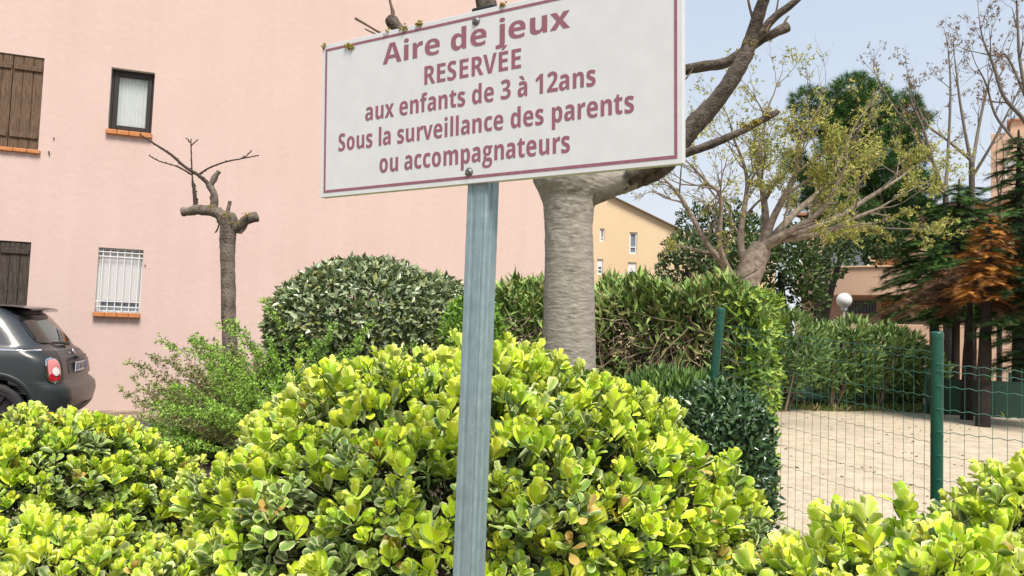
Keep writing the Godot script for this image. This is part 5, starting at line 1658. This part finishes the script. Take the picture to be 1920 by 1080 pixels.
# ---------------------------------------------------------------- fences
func build_fence():
	rng.seed = 700
	var A := Vector3(1.236, 1.63, -4.4)
	var A0 := Vector3(1.2, 1.197, -4.4)
	var B := Vector3(1.826, 1.511, -3.2)
	var t := thing("wire_fence", "green welded wire fence with round green posts", "fence", Vector3(B.x, 0, B.z))
	var off := Vector3(B.x, 0, B.z)
	var C := Vector3(2.72, 1.44, -2.66)
	var D := Vector3(0.75, 1.6, -5.2)
	for q in [[A, (A - A0).normalized()], [B, Vector3.UP], [C, Vector3.UP]]:
		var post := MB.new()
		var top: Vector3 = q[0] - off
		var foot: Vector3 = top - q[1] * (top.y + 0.05) / q[1].y
		post.tube([Vector4(foot.x, foot.y, foot.z, 0.0245), Vector4(top.x, top.y - 0.012, top.z, 0.0245)], 20, Color.WHITE, 0.0, null, false)
		var po := part("post", post.bake(), M.fence_green, t)
		var cp := MB.new()
		var xf := Transform3D(aim(q[1], Vector3(0, 0, 1)), top - q[1] * 0.03)
		cp.lathe(xf, [Vector2(0.0262, 0), Vector2(0.0262, 0.022), Vector2(0.024, 0.028), Vector2(0.012, 0.031), Vector2(0, 0.031)], 20)
		part("cap", cp.bake(), M.fence_green, po)
	# wire panels between the posts
	for q in [[A, B, 0.03, 0.0], [B, C, 0.03, 0.05]]:
		var p0: Vector3 = q[0] - off
		var p1: Vector3 = q[1] - off
		if q[0] == A:
			p0 -= (A - A0).normalized() * 0.0
		var top0: float = (1.535 if q[0] == A else 1.425) - q[3]
		var top1: float = (1.425 if q[0] == A else 1.40) - q[3]
		var flat0 := Vector3(p0.x, 0, p0.z)
		var flat1 := Vector3(p1.x, 0, p1.z)
		var L := (flat1 - flat0).length()
		var dir := (flat1 - flat0) / L
		var side := Vector3(-dir.z, 0, dir.x)
		var mb := MB.new()
		var count := int(L / 0.05)
		for k in range(1, count + 1):
			var u := k * 0.05 / L
			if u > 0.985:
				continue
			var base := flat0 + dir * (k * 0.05) + side * 0.026
			var th := lerpf(top0, top1, u) + rng.randf_range(-0.006, 0.004)
			mb.tube([Vector4(base.x, 0.03, base.z, 0.00125), Vector4(base.x + rng.randf_range(-0.003, 0.003), th * 0.5, base.z, 0.00125), Vector4(base.x + rng.randf_range(-0.003, 0.003), th, base.z, 0.00125)], 4, Color.WHITE, 0.0, null, false)
		for h in [0.0, 0.03, 0.094, 0.19, 0.285, 0.385, 0.485, 0.585, 0.685, 0.785, 0.885, 0.985, 1.085, 1.185, 1.285]:
			var path := []
			var n := count * 4
			for k in n + 1:
				var u := k / float(n)
				var b := flat0.lerp(flat1, u) + side * 0.0275
				path.append(Vector4(b.x, lerpf(top0, top1, u) - h + 0.0035 * sin(k * PI / 2.0) - 0.012 * sin(u * PI) * (1.0 if h < 0.2 else 0.3), b.z, 0.0016 if h < 0.3 else 0.00125))
			mb.tube(path, 4, Color.WHITE, 0.0, null, false)
		part("wire_mesh", mb.bake(), M.fence_wire, t, true)
		for h in [0.09, 0.36, 0.75]:
			var clip := MB.new()
			clip.tube([Vector4(p1.x, top1 - h, p1.z, 0.0256), Vector4(p1.x, top1 - h + 0.006, p1.z, 0.0256)], 16, Color.WHITE, 0.0, null, false)
			part("clip", clip.bake(), M.fence_green, t)
	# dark windbreak net on the far side
	var w := thing("windbreak_fence", "dark green windbreak netting under the conifers", "fence", Vector3(10.6, 0, -15.9))
	var net := MB.new()
	var pts := []
	for r in 5:
		for k in 40:
			var u := k / 39.0
			pts.append(Vector3(-1.7 + 6.5 * u, 0.02 + r * 0.185, 0.9 * u + 0.05 * sin(k * 1.3) * (r / 4.0)))
	net.grid(pts, 5, 40, false, true)
	part("netting", net.bake(), M.green_net, w)
	for k in 5:
		var post := MB.new()
		post.tube([Vector4(-1.7 + 1.62 * k, -0.05, 0.9 * k / 4.0 - 0.07, 0.03), Vector4(-1.7 + 1.62 * k, 0.95, 0.9 * k / 4.0 - 0.07, 0.03)], 8)
		part("post", post.bake(), M.fence_green, w)
	# tall green netting behind the oleanders
	w = thing("net_fence", "tall green mesh fence behind the oleander bushes", "fence", Vector3(8.0, 0, -18.3))
	net = MB.new()
	net.quad(Vector3(-3.2, 0.02, 0), Vector3(-3.2, 1.25, 0), Vector3(2.2, 1.25, -0.3), Vector3(2.2, 0.02, -0.3))
	part("netting", net.bake(), M.green_net, w)
	for k in 4:
		var post := MB.new()
		post.tube([Vector4(-3.2 + 1.8 * k, -0.05, 0.05 - 0.1 * k, 0.03), Vector4(-3.2 + 1.8 * k, 1.3, 0.05 - 0.1 * k, 0.03)], 8)
		part("post", post.bake(), M.fence_green, w)

# ---------------------------------------------------------------- buildings behind
func panel(b: MB, x0: float, x1: float, y0: float, y1: float, z: float):
	b.quad(Vector3(x0, y0, z), Vector3(x0, y1, z), Vector3(x1, y1, z), Vector3(x1, y0, z))

func far_window(t: Node3D, x: float, y0: float, y1: float, w: float, z: float, shutter: float):
	var win := Node3D.new()
	win.name = "window"
	t.add_child(win, true)
	win.position = Vector3(x, (y0 + y1) / 2, z)
	var h := y1 - y0
	at(part("frame", frame_mesh(w, h, 0.09, 0.12), M.white_paint, win), Vector3(0, 0, -0.06))
	at(part("pane", box_mesh(Vector3(w - 0.16, h - 0.16, 0.02)), M.far_glass, win), Vector3(0, 0, -0.08))
	at(part("mullion", box_mesh(Vector3(w - 0.18, 0.06, 0.04)), M.white_paint, win), Vector3(0, -h * 0.18, -0.04))
	if shutter > 0.0:
		at(part("roller_shutter", box_mesh(Vector3(w - 0.02, h * shutter, 0.05), 0.01), M.white_paint, win), Vector3(0, h * (0.5 - shutter * 0.5), -0.02))

func build_far_buildings():
	# yellow gable end
	var o := Vector3(5.354, 9.308, -42)
	var t := thing("yellow_building", "yellow apartment building with a sloping roof edge beyond the hedge", "building", Vector3(o.x, 0, o.z))
	var w := MB.new()
	var hole := []
	var top := o.y
	var slope := 0.45
	# walls as vertical strips under the roof slope, leaving window openings
	var wins := [[-0.36, 6.67, 7.42, 0.13, 0.0], [1.41, 6.04, 7.27, 0.22, 0.0], [-0.43, 4.80, 5.68, 0.17, 0.5], [1.38, 4.40, 5.56, 0.24, 0.45]]
	for q in wins:
		hole.append([q[0] - q[3], q[0] + q[3], q[1], q[2]])
	var rv := []
	holed_wall(w, rv, -0.95, 9.5, -0.2, 7.5, hole, 0.2)
	w.quad(Vector3(-0.95, 7.5, 0), Vector3(-0.95, top - 0.05, 0), Vector3(0.0, top, 0), Vector3(0.0, 7.5, 0))
	w.tri(Vector3(0.0, 7.5, 0), Vector3(0.0, top, 0), Vector3((top - 7.5) / slope, 7.5, 0))
	# recessed balcony side
	w.quad(Vector3(-0.95, -0.2, -1.6), Vector3(-0.95, top - 0.05, -1.6), Vector3(-0.95, top - 0.05, 0), Vector3(-0.95, -0.2, 0))
	w.quad(Vector3(-7.0, -0.2, -1.6), Vector3(-7.0, top - 1.4, -1.6), Vector3(-0.95, top - 0.1, -1.6), Vector3(-0.95, -0.2, -1.6))
	w.quad(Vector3(9.5, -0.2, 0), Vector3(9.5, 7.5, 0), Vector3(9.5, 7.5, -11), Vector3(9.5, -0.2, -11))
	w.quad(Vector3(9.5, -0.2, -11), Vector3(9.5, 7.0, -11), Vector3(-7, 7.0, -11), Vector3(-7, -0.2, -11))
	part("wall", w.bake(), M.ochre, t)
	for q in rv:
		part("window_reveal", q.bake(), M.ochre, t)
	var rf := MB.new()
	var a := atan(slope)
	var len_ := (top - 7.5) / slope / cos(a) + 0.2
	rf.box(Transform3D(Basis(Vector3.BACK, -a), Vector3(len_ * 0.5 * cos(a) - 0.05, top - len_ * 0.5 * sin(a) + 0.04, -5.4)), Vector3(len_, 0.07, 11.3), 0.02)
	part("roof", rf.bake(), M.bark_pale, t)
	rf = MB.new()
	rf.box(Transform3D(Basis(Vector3.BACK, 0.22), Vector3(-3.5, top - 0.7, -6.0)), Vector3(7.2, 0.14, 10), 0.02)
	part("roof", rf.bake(), M.roof_tile, t)
	for q in wins:
		far_window(t, q[0], q[1], q[2], q[3] * 2.0, -0.08, q[4])
	for y in [6.15, 4.1]:
		var bal := MB.new()
		bal.box(Transform3D(Basis(), Vector3(-2.2, y, -0.75)), Vector3(2.46, 0.14, 1.6), 0.02)
		part("balcony", bal.bake(), M.peach, t)
		var rail := MB.new()
		rail.box(Transform3D(Basis(), Vector3(-2.2, y + 0.8, -0.05)), Vector3(2.46, 0.06, 0.06))
		for k in 14:
			rail.box(Transform3D(Basis(), Vector3(-3.35 + k * 0.175, y + 0.43, -0.05)), Vector3(0.03, 0.72, 0.03))
		part("railing", rail.bake(), M.white_paint, t)
	# peach building with a long balcony
	var pb := Vector3(14.603, 3.411, -30)
	t = thing("peach_building", "peach apartment building with a long balcony and a brown door below it", "building", Vector3(pb.x, 0, pb.z), -0.6)
	var yb := pb.y
	w = MB.new()
	w.box(Transform3D(Basis(), Vector3(1.5, 3.4, -4.6)), Vector3(9.4, 7.2, 6.0), 0.0)
	part("wall", w.bake(), M.peach, t)
	w = MB.new()
	w.box(Transform3D(Basis(), Vector3(1.5, yb + 0.57, -0.9)), Vector3(9.4, 1.14, 1.36), 0.02)
	part("balcony", w.bake(), M.peach, t)
	w = MB.new()
	w.box(Transform3D(Basis(), Vector3(1.5, yb + 1.17, -0.9)), Vector3(9.5, 0.06, 1.5), 0.01)
	part("coping", w.bake(), M.ochre, t)
	w = MB.new()
	w.box(Transform3D(Basis(), Vector3(1.5, (yb - 1.05) / 2 - 0.1, -0.6)), Vector3(9.4, yb - 1.05, 0.25), 0.02)
	part("garden_wall", w.bake(), M.peach, t)
	var dr := MB.new()
	dr.box(Transform3D(Basis(), Vector3(0.45, yb - 0.95, -1.58)), Vector3(0.85, 1.75, 0.06), 0.01)
	part("door", dr.bake(), M.brown_door, t)
	dr = MB.new()
	dr.box(Transform3D(Basis(), Vector3(0.35, yb + 2.1, -1.58)), Vector3(1.0, 1.6, 0.06), 0.01)
	part("shutter", dr.bake(), M.brown_door, t)
	var gw := Node3D.new()
	gw.name = "window"
	t.add_child(gw, true)
	gw.position = Vector3(-0.75, yb - 0.42, -1.55)
	part("pane", box_mesh(Vector3(1.15, 0.55, 0.04)), M.far_glass, gw)
	var bars := MB.new()
	for k in 11:
		bars.box(Transform3D(Basis(), Vector3(-0.55 + k * 0.11, 0, 0.05)), Vector3(0.025, 0.55, 0.025))
	part("grille", bars.bake(), M.black_plastic, gw)
	gw = Node3D.new()
	gw.name = "window"
	t.add_child(gw, true)
	gw.position = Vector3(-1.25, yb + 2.0, -1.55)
	part("pane", box_mesh(Vector3(1.5, 1.4, 0.04)), M.far_glass, gw)
	part("frame", frame_mesh(1.6, 1.5, 0.07, 0.1), M.white_paint, gw)
	w = MB.new()
	w.box(Transform3D(Basis(), Vector3(1.5, 7.08, -4.6)), Vector3(9.9, 0.16, 6.5), 0.02)
	part("roof", w.bake(), M.roof_tile, t)
	# tower block further off
	var tb := Vector3(30.878, 13.652, -48)
	t = thing("pink_tower_block", "pinkish tower block rising above the conifers at right", "building", Vector3(tb.x, 0, tb.z), -0.57)
	w = MB.new()
	w.box(Transform3D(Basis(), Vector3(3.0, tb.y * 0.5 + 0.75, -4)), Vector3(6.0, tb.y + 1.9, 8), 0.0)
	part("wall", w.bake(), M.peach, t)
	w = MB.new()
	w.box(Transform3D(Basis(), Vector3(3.4, tb.y + 2.2, -4.4)), Vector3(4.6, 1.0, 6.4), 0.0)
	part("roof_storey", w.bake(), M.peach, t)
	w = MB.new()
	w.box(Transform3D(Basis(), Vector3(3.4, tb.y + 2.78, -4.4)), Vector3(5.0, 0.15, 6.8), 0.02)
	part("roof", w.bake(), M.roof_tile, t)
	for k in 3:
		far_window(t, 1.2 + k * 1.7, tb.y - 1.4, tb.y - 0.2, 0.9, 0.05, 0.3)
	# globe lamp
	var lp := Vector3(8.92, 2.585, -20)
	t = thing("globe_lamp", "white globe lamp on a pole above the oleander bushes", "lamp", Vector3(lp.x, 0, lp.z))
	var prof := []
	for k in 17:
		var an := -PI / 2 + PI * k / 16.0
		prof.append(Vector2(cos(an) * 0.2, lp.y + sin(an) * 0.2))
	var gl := MB.new()
	gl.lathe(Transform3D.IDENTITY, prof, 28)
	part("globe", gl.bake(), M.opal, t)
	gl = MB.new()
	gl.lathe(Transform3D.IDENTITY, [Vector2(0.07, lp.y - 0.27), Vector2(0.09, lp.y - 0.2), Vector2(0.08, lp.y - 0.17)], 16)
	part("collar", gl.bake(), M.white_paint, t)
	gl = MB.new()
	gl.tube([Vector4(0, -0.05, 0, 0.04), Vector4(0, lp.y - 0.2, 0, 0.03)], 12)
	part("pole", gl.bake(), M.white_paint, t)

# ---------------------------------------------------------------- the car
const HULL := [[0.18, 0.20, 3.52, 0.72], [0.24, 0.07, 3.64, 0.80], [0.34, 0.02, 3.69, 0.832], [0.45, 0.00, 3.70, 0.842], [0.53, 0.015, 3.69, 0.846], [0.575, 0.05, 3.68, 0.847], [0.60, 0.095, 3.67, 0.847], [0.70, 0.10, 3.63, 0.845], [0.80, 0.12, 3.52, 0.838], [0.87, 0.155, 3.25, 0.826], [0.93, 0.21, 2.86, 0.800], [0.96, 0.25, 2.72, 0.772], [1.05, 0.315, 2.58, 0.742], [1.15, 0.39, 2.42, 0.712], [1.25, 0.47, 2.25, 0.680], [1.32, 0.54, 2.10, 0.650], [1.36, 0.60, 2.00, 0.620], [1.395, 0.74, 1.82, 0.54], [1.41, 1.0, 1.6, 0.36], [1.415, 1.2, 1.4, 0.08]]

func hull_at(y: float) -> Array:
	for k in HULL.size() - 1:
		if y <= HULL[k + 1][0]:
			var f: float = clampf((y - HULL[k][0]) / (HULL[k + 1][0] - HULL[k][0]), 0.0, 1.0)
			return [lerpf(HULL[k][1], HULL[k + 1][1], f), lerpf(HULL[k][2], HULL[k + 1][2], f), lerpf(HULL[k][3], HULL[k + 1][3], f)]
	return [1.2, 1.4, 0.08]

func outline(s: float, y: float, out := 0.0) -> Vector3:
	# s: 0..1 left side front to rear, 1..2 rear left corner, 2..3 rear, 3..4 corner, 4..5 right side, 5..6 corner, 6..7 front, 7..8 corner
	var h := hull_at(y)
	var w: float = h[2] + out
	var xr: float = h[0] - out
	var xf: float = h[1] + out
	var r := minf(lerpf(0.22, 0.30, smoothstep(0.8, 1.0, y)), minf(w, (xf - xr) * 0.5) * 0.85)
	var p := Vector3.ZERO
	var f := s - floorf(s)
	var mid := (xr + xf) / 2.0
	match int(s) % 8:
		0: p = Vector3(lerpf(xf - r, xr + r, f), y, -w)
		1: p = Vector3(xr + r - r * sin(f * PI / 2), y, -w + r - r * cos(f * PI / 2))
		2: p = Vector3(xr, y, lerpf(-w + r, w - r, f))
		3: p = Vector3(xr + r - r * cos(f * PI / 2), y, w - r + r * sin(f * PI / 2))
		4: p = Vector3(lerpf(xr + r, xf - r, f), y, w)
		5: p = Vector3(xf - r + r * sin(f * PI / 2), y, w - r + r * cos(f * PI / 2))
		6: p = Vector3(xf, y, lerpf(w - r, -w + r, f))
		7: p = Vector3(xf - r + r * cos(f * PI / 2), y, -w + r - r * sin(f * PI / 2))
	# slight bow of the ends and the flanks
	if absf(p.z) < w:
		var zb := 1.0 - pow(p.z / w, 2.0)
		p.x += (-0.045 if p.x < mid else 0.06) * zb
	return p

func hull_mesh(y0: float, y1: float, step: float, holes: bool) -> ArrayMesh:
	var b := MB.new()
	var ss := []
	for seg in [[0, 30], [1, 12], [2, 12], [3, 12], [4, 30], [5, 8], [6, 10], [7, 8]]:
		for k in seg[1]:
			ss.append(seg[0] + float(k) / seg[1])
	var ys := []
	var n := int(ceil((y1 - y0) / step))
	for k in n + 1:
		ys.append(lerpf(y0, y1, float(k) / n))
	var pts := []
	for y in ys:
		for s in ss:
			pts.append(outline(s, y))
	b.grid(pts, ys.size(), ss.size(), true, false)
	if holes:
		var keep := PackedInt32Array()
		for k in range(0, b.ix.size(), 3):
			var c := (b.v[b.ix[k]] + b.v[b.ix[k + 1]] + b.v[b.ix[k + 2]]) / 3.0
			var inside := false
			for wx in [0.66, 3.10]:
				if Vector2(c.x - wx, c.y - 0.30).length() < 0.345 and absf(c.z) > 0.55:
					inside = true
			if not inside:
				keep.append_array([b.ix[k], b.ix[k + 1], b.ix[k + 2]])
		b.ix = keep
	return b.bake()

func hull_patch(s0: float, s1: float, y0: float, y1: float, out: float, round_ := 4.0, ns := 14, ny := 10) -> ArrayMesh:
	# a panel that follows the hull, with rounded corners
	var b := MB.new()
	var pts := []
	for j in ny + 1:
		var v := -1.0 + 2.0 * j / ny
		v = signf(v) * pow(absf(v), 0.6)
		var lim := pow(maxf(0.0, 1.0 - pow(absf(v), round_)), 1.0 / round_)
		for k in ns + 1:
			var u := (-1.0 + 2.0 * k / ns) * lim
			pts.append(outline(lerpf(s0, s1, u * 0.5 + 0.5), lerpf(y0, y1, v * 0.5 + 0.5), out))
	b.grid(pts, ny + 1, ns + 1, false, false)
	return b.bake()

func build_car():
	rng.seed = 800
	var t := thing("parked_car", "dark grey compact hatchback parked beside the pink wall", "car", Vector3(-4.86, 0.144, -8.60), deg_to_rad(199))
	part("body", hull_mesh(0.18, 0.93, 0.025, true), M.paint, t)
	part("cabin", hull_mesh(0.93, 1.345, 0.03, false), M.car_roof, t)
	part("roof", hull_mesh(1.345, 1.415, 0.008, false), M.car_roof, t)
	var fl := MB.new()
	fl.box(Transform3D(Basis(), Vector3(1.85, 0.30, 0)), Vector3(3.2, 0.22, 1.2), 0.05)
	part("underbody", fl.bake(), M.cladding, t)
	# glass
	part("rear_window", hull_patch(1.52, 3.48, 0.985, 1.315, 0.006, 5.0, 30, 14), M.car_glass, t)
	for s in [[0.55, 0.86], [0.20, 0.53]]:
		part("side_window", hull_patch(s[0], s[1], 0.975, 1.30, 0.006, 6.0), M.car_glass, t)
		part("side_window", hull_patch(5.0 - s[1] + 4.0 - 4.0, 5.0 - s[0] + 4.0 - 4.0, 0.975, 1.30, 0.006, 6.0), M.car_glass, t)
	part("windscreen", hull_patch(5.6, 7.4, 0.985, 1.30, 0.006, 6.0, 24, 10), M.car_glass, t)
	# chrome strip at the waist
	var ch := MB.new()
	var pts := []
	for y in [0.928, 0.936, 0.946]:
		for k in 50:
			pts.append(outline(0.02 + 1.5 * k / 49.0, y, 0.010 if y == 0.936 else 0.003))
	ch.grid(pts, 3, 50, false, false)
	part("waist_strip", ch.bake(), M.chrome, t)
	# spoiler over the rear window
	var sp := MB.new()
	pts = []
	for r in [[0.80, 1.405, 0.50], [0.55, 1.402, 0.60], [0.40, 1.39, 0.58], [0.36, 1.378, 0.56], [0.38, 1.362, 0.56], [0.55, 1.352, 0.58]]:
		for k in 21:
			var u := -1.0 + 2.0 * k / 20.0
			pts.append(Vector3(r[0] + 0.06 * u * u, r[1] - 0.02 * u * u, r[2] * u))
	sp.grid(pts, 6, 21, false, false)
	part("spoiler", sp.bake(), M.car_roof, t)
	# tail lights in chrome rings
	for s in [[1.34, 1.80], [3.20, 3.66]]:
		var tl := Node3D.new()
		tl.name = "tail_light"
		t.add_child(tl, true)
		part("bezel", hull_patch(s[0], s[1], 0.595, 0.865, 0.010, 2.6), M.chrome, tl)
		part("lens", hull_patch(lerpf(s[0], s[1], 0.1), lerpf(s[0], s[1], 0.9), 0.613, 0.847, 0.018, 2.6), M.pink_lens, tl)
		part("brake_lens", hull_patch(lerpf(s[0], s[1], 0.13), lerpf(s[0], s[1], 0.87), 0.622, 0.70, 0.022, 4.0), M.red_lens, tl)
		part("reversing_lens", hull_patch(lerpf(s[0], s[1], 0.30), lerpf(s[0], s[1], 0.78), 0.675, 0.765, 0.027, 2.0), M.clear_lens, tl)
	# number plate in its recess
	part("plate_recess", hull_patch(2.14, 2.86, 0.665, 0.835, 0.003, 8.0), M.cladding, t)
	var np := Node3D.new()
	np.name = "number_plate"
	t.add_child(np, true)
	np.position = Vector3(0.042, 0.742, 0)
	np.rotation = Vector3(0, -PI / 2, 0)
	part("plate", box_mesh(Vector3(0.52, 0.11, 0.008), 0.003), M.plate, np)
	at(part("band", box_mesh(Vector3(0.045, 0.104, 0.003)), M.plate_blue, np), Vector3(-0.23, 0, 0.0052))
	at(part("band", box_mesh(Vector3(0.045, 0.104, 0.003)), M.plate_blue, np), Vector3(0.23, 0, 0.0052))
	var f := SystemFont.new()
	f.font_names = PackedStringArray(["Droid Sans"])
	f.font_weight = 700
	var tm := TextMesh.new()
	tm.font = f
	tm.font_size = 64
	tm.text = "CX-167-FX"
	tm.depth = 0.01
	var ab := tm.get_aabb()
	var sc := 0.39 / ab.size.x
	var o := part("lettering", tm, M.plate_text, np)
	o.transform = Transform3D(Basis.from_scale(Vector3(sc, sc * 1.1, 0.1)), Vector3(0, 0, 0.0052))
	# tailgate joints, bumper trim, badge, wiper, handle
	part("bumper_trim", hull_patch(1.05, 3.95, 0.20, 0.335, 0.006, 10.0, 40, 6), M.cladding, t)
	var gap := MB.new()
	pts = []
	for y in [0.588, 0.596]:
		for k in 50:
			pts.append(outline(0.93 + 3.14 * k / 49.0, y, 0.003))
	gap.grid(pts, 2, 50, false, false)
	part("bumper_joint", gap.bake(), M.rubber, t)
	for e in [1.93, 3.07]:
		gap = MB.new()
		pts = []
		for k in 16:
			var y := lerpf(0.60, 0.93, k / 15.0)
			pts.append(outline(e - 0.012, y, 0.003))
			pts.append(outline(e + 0.012, y, 0.003))
		gap.grid(pts, 16, 2, false, true)
		part("tailgate_joint", gap.bake(), M.rubber, t)
	var hd := MB.new()
	hd.box(Transform3D(Basis(), Vector3(0.055, 0.855, 0)), Vector3(0.05, 0.035, 0.44), 0.012)
	part("handle", hd.bake(), M.paint, t)
	var bd := MB.new()
	bd.lathe(Transform3D(Basis(Vector3.BACK, PI / 2 - 0.45), Vector3(0.125, 0.905, 0)), [Vector2(0.035, 0), Vector2(0.035, 0.008), Vector2(0, 0.012)], 16)
	part("badge", bd.bake(), M.chrome, t)
	var wp := MB.new()
	wp.tube([Vector4(0.19, 0.985, 0.03, 0.02), Vector4(0.195, 1.0, -0.2, 0.014), Vector4(0.235, 1.012, -0.46, 0.008)], 8)
	part("wiper", wp.bake(), M.black_plastic, t)
	# wheel arches and wheels
	for wx: float in [0.66, 3.10]:
		for sd: float in [-1.0, 1.0]:
			var ar := MB.new()
			pts = []
			for r in [0.335, 0.37, 0.405, 0.412]:
				for k in 27:
					var an := -0.15 + (PI + 0.3) * k / 26.0
					var x: float = wx + cos(an) * r
					var y: float = 0.30 + sin(an) * r
					var h := hull_at(maxf(y, 0.2))
					pts.append(Vector3(x, y, sd * (h[2] + (0.012 if r < 0.41 else 0.0) - (0.05 if r < 0.34 else 0.0))))
			ar.grid(pts, 4, 27, false, sd > 0)
			part("wheel_arch", ar.bake(), M.cladding, t)
			var wh := Node3D.new()
			wh.name = "wheel"
			t.add_child(wh, true)
			wh.position = Vector3(wx, 0.30, sd * 0.73)
			var ty := MB.new()
			ty.lathe(Transform3D(Basis(Vector3.RIGHT, PI / 2 * sd), Vector3.ZERO), [Vector2(0.2, -0.10), Vector2(0.28, -0.10), Vector2(0.30, -0.07), Vector2(0.302, 0.06), Vector2(0.285, 0.095), Vector2(0.24, 0.10), Vector2(0.205, 0.085)], 36)
			part("tyre", ty.bake(), M.rubber, wh)
			var rm := MB.new()
			rm.lathe(Transform3D(Basis(Vector3.RIGHT, PI / 2 * sd), Vector3.ZERO), [Vector2(0.21, 0.04), Vector2(0.21, 0.088), Vector2(0.195, 0.088), Vector2(0.185, 0.05), Vector2(0.06, 0.055), Vector2(0.05, 0.075), Vector2(0, 0.08)], 30)
			for k in 6:
				var an := TAU * k / 6.0
				rm.box(Transform3D(Basis(Vector3.BACK, an), Vector3(cos(an), sin(an), 0) * 0.125 + Vector3(0, 0, sd * 0.07)), Vector3(0.15, 0.04, 0.022), 0.006)
			part("rim", rm.bake(), M.dark_rim, wh)
	for sd: float in [-1.0, 1.0]:
		var hl := MB.new()
		hl.lathe(Transform3D(Basis(Vector3.BACK, -PI / 2 + 0.35), Vector3(3.46, 0.72, sd * 0.58)), [Vector2(0.12, -0.05), Vector2(0.125, 0.06), Vector2(0.09, 0.095), Vector2(0, 0.11)], 20)
		part("headlight", hl.bake(), M.clear_lens, t)
		var mr := MB.new()
		mr.box(Transform3D(Basis(), Vector3(2.35, 0.99, sd * 0.90)), Vector3(0.1, 0.12, 0.17), 0.03)
		part("wing_mirror", mr.bake(), M.car_roof, t)
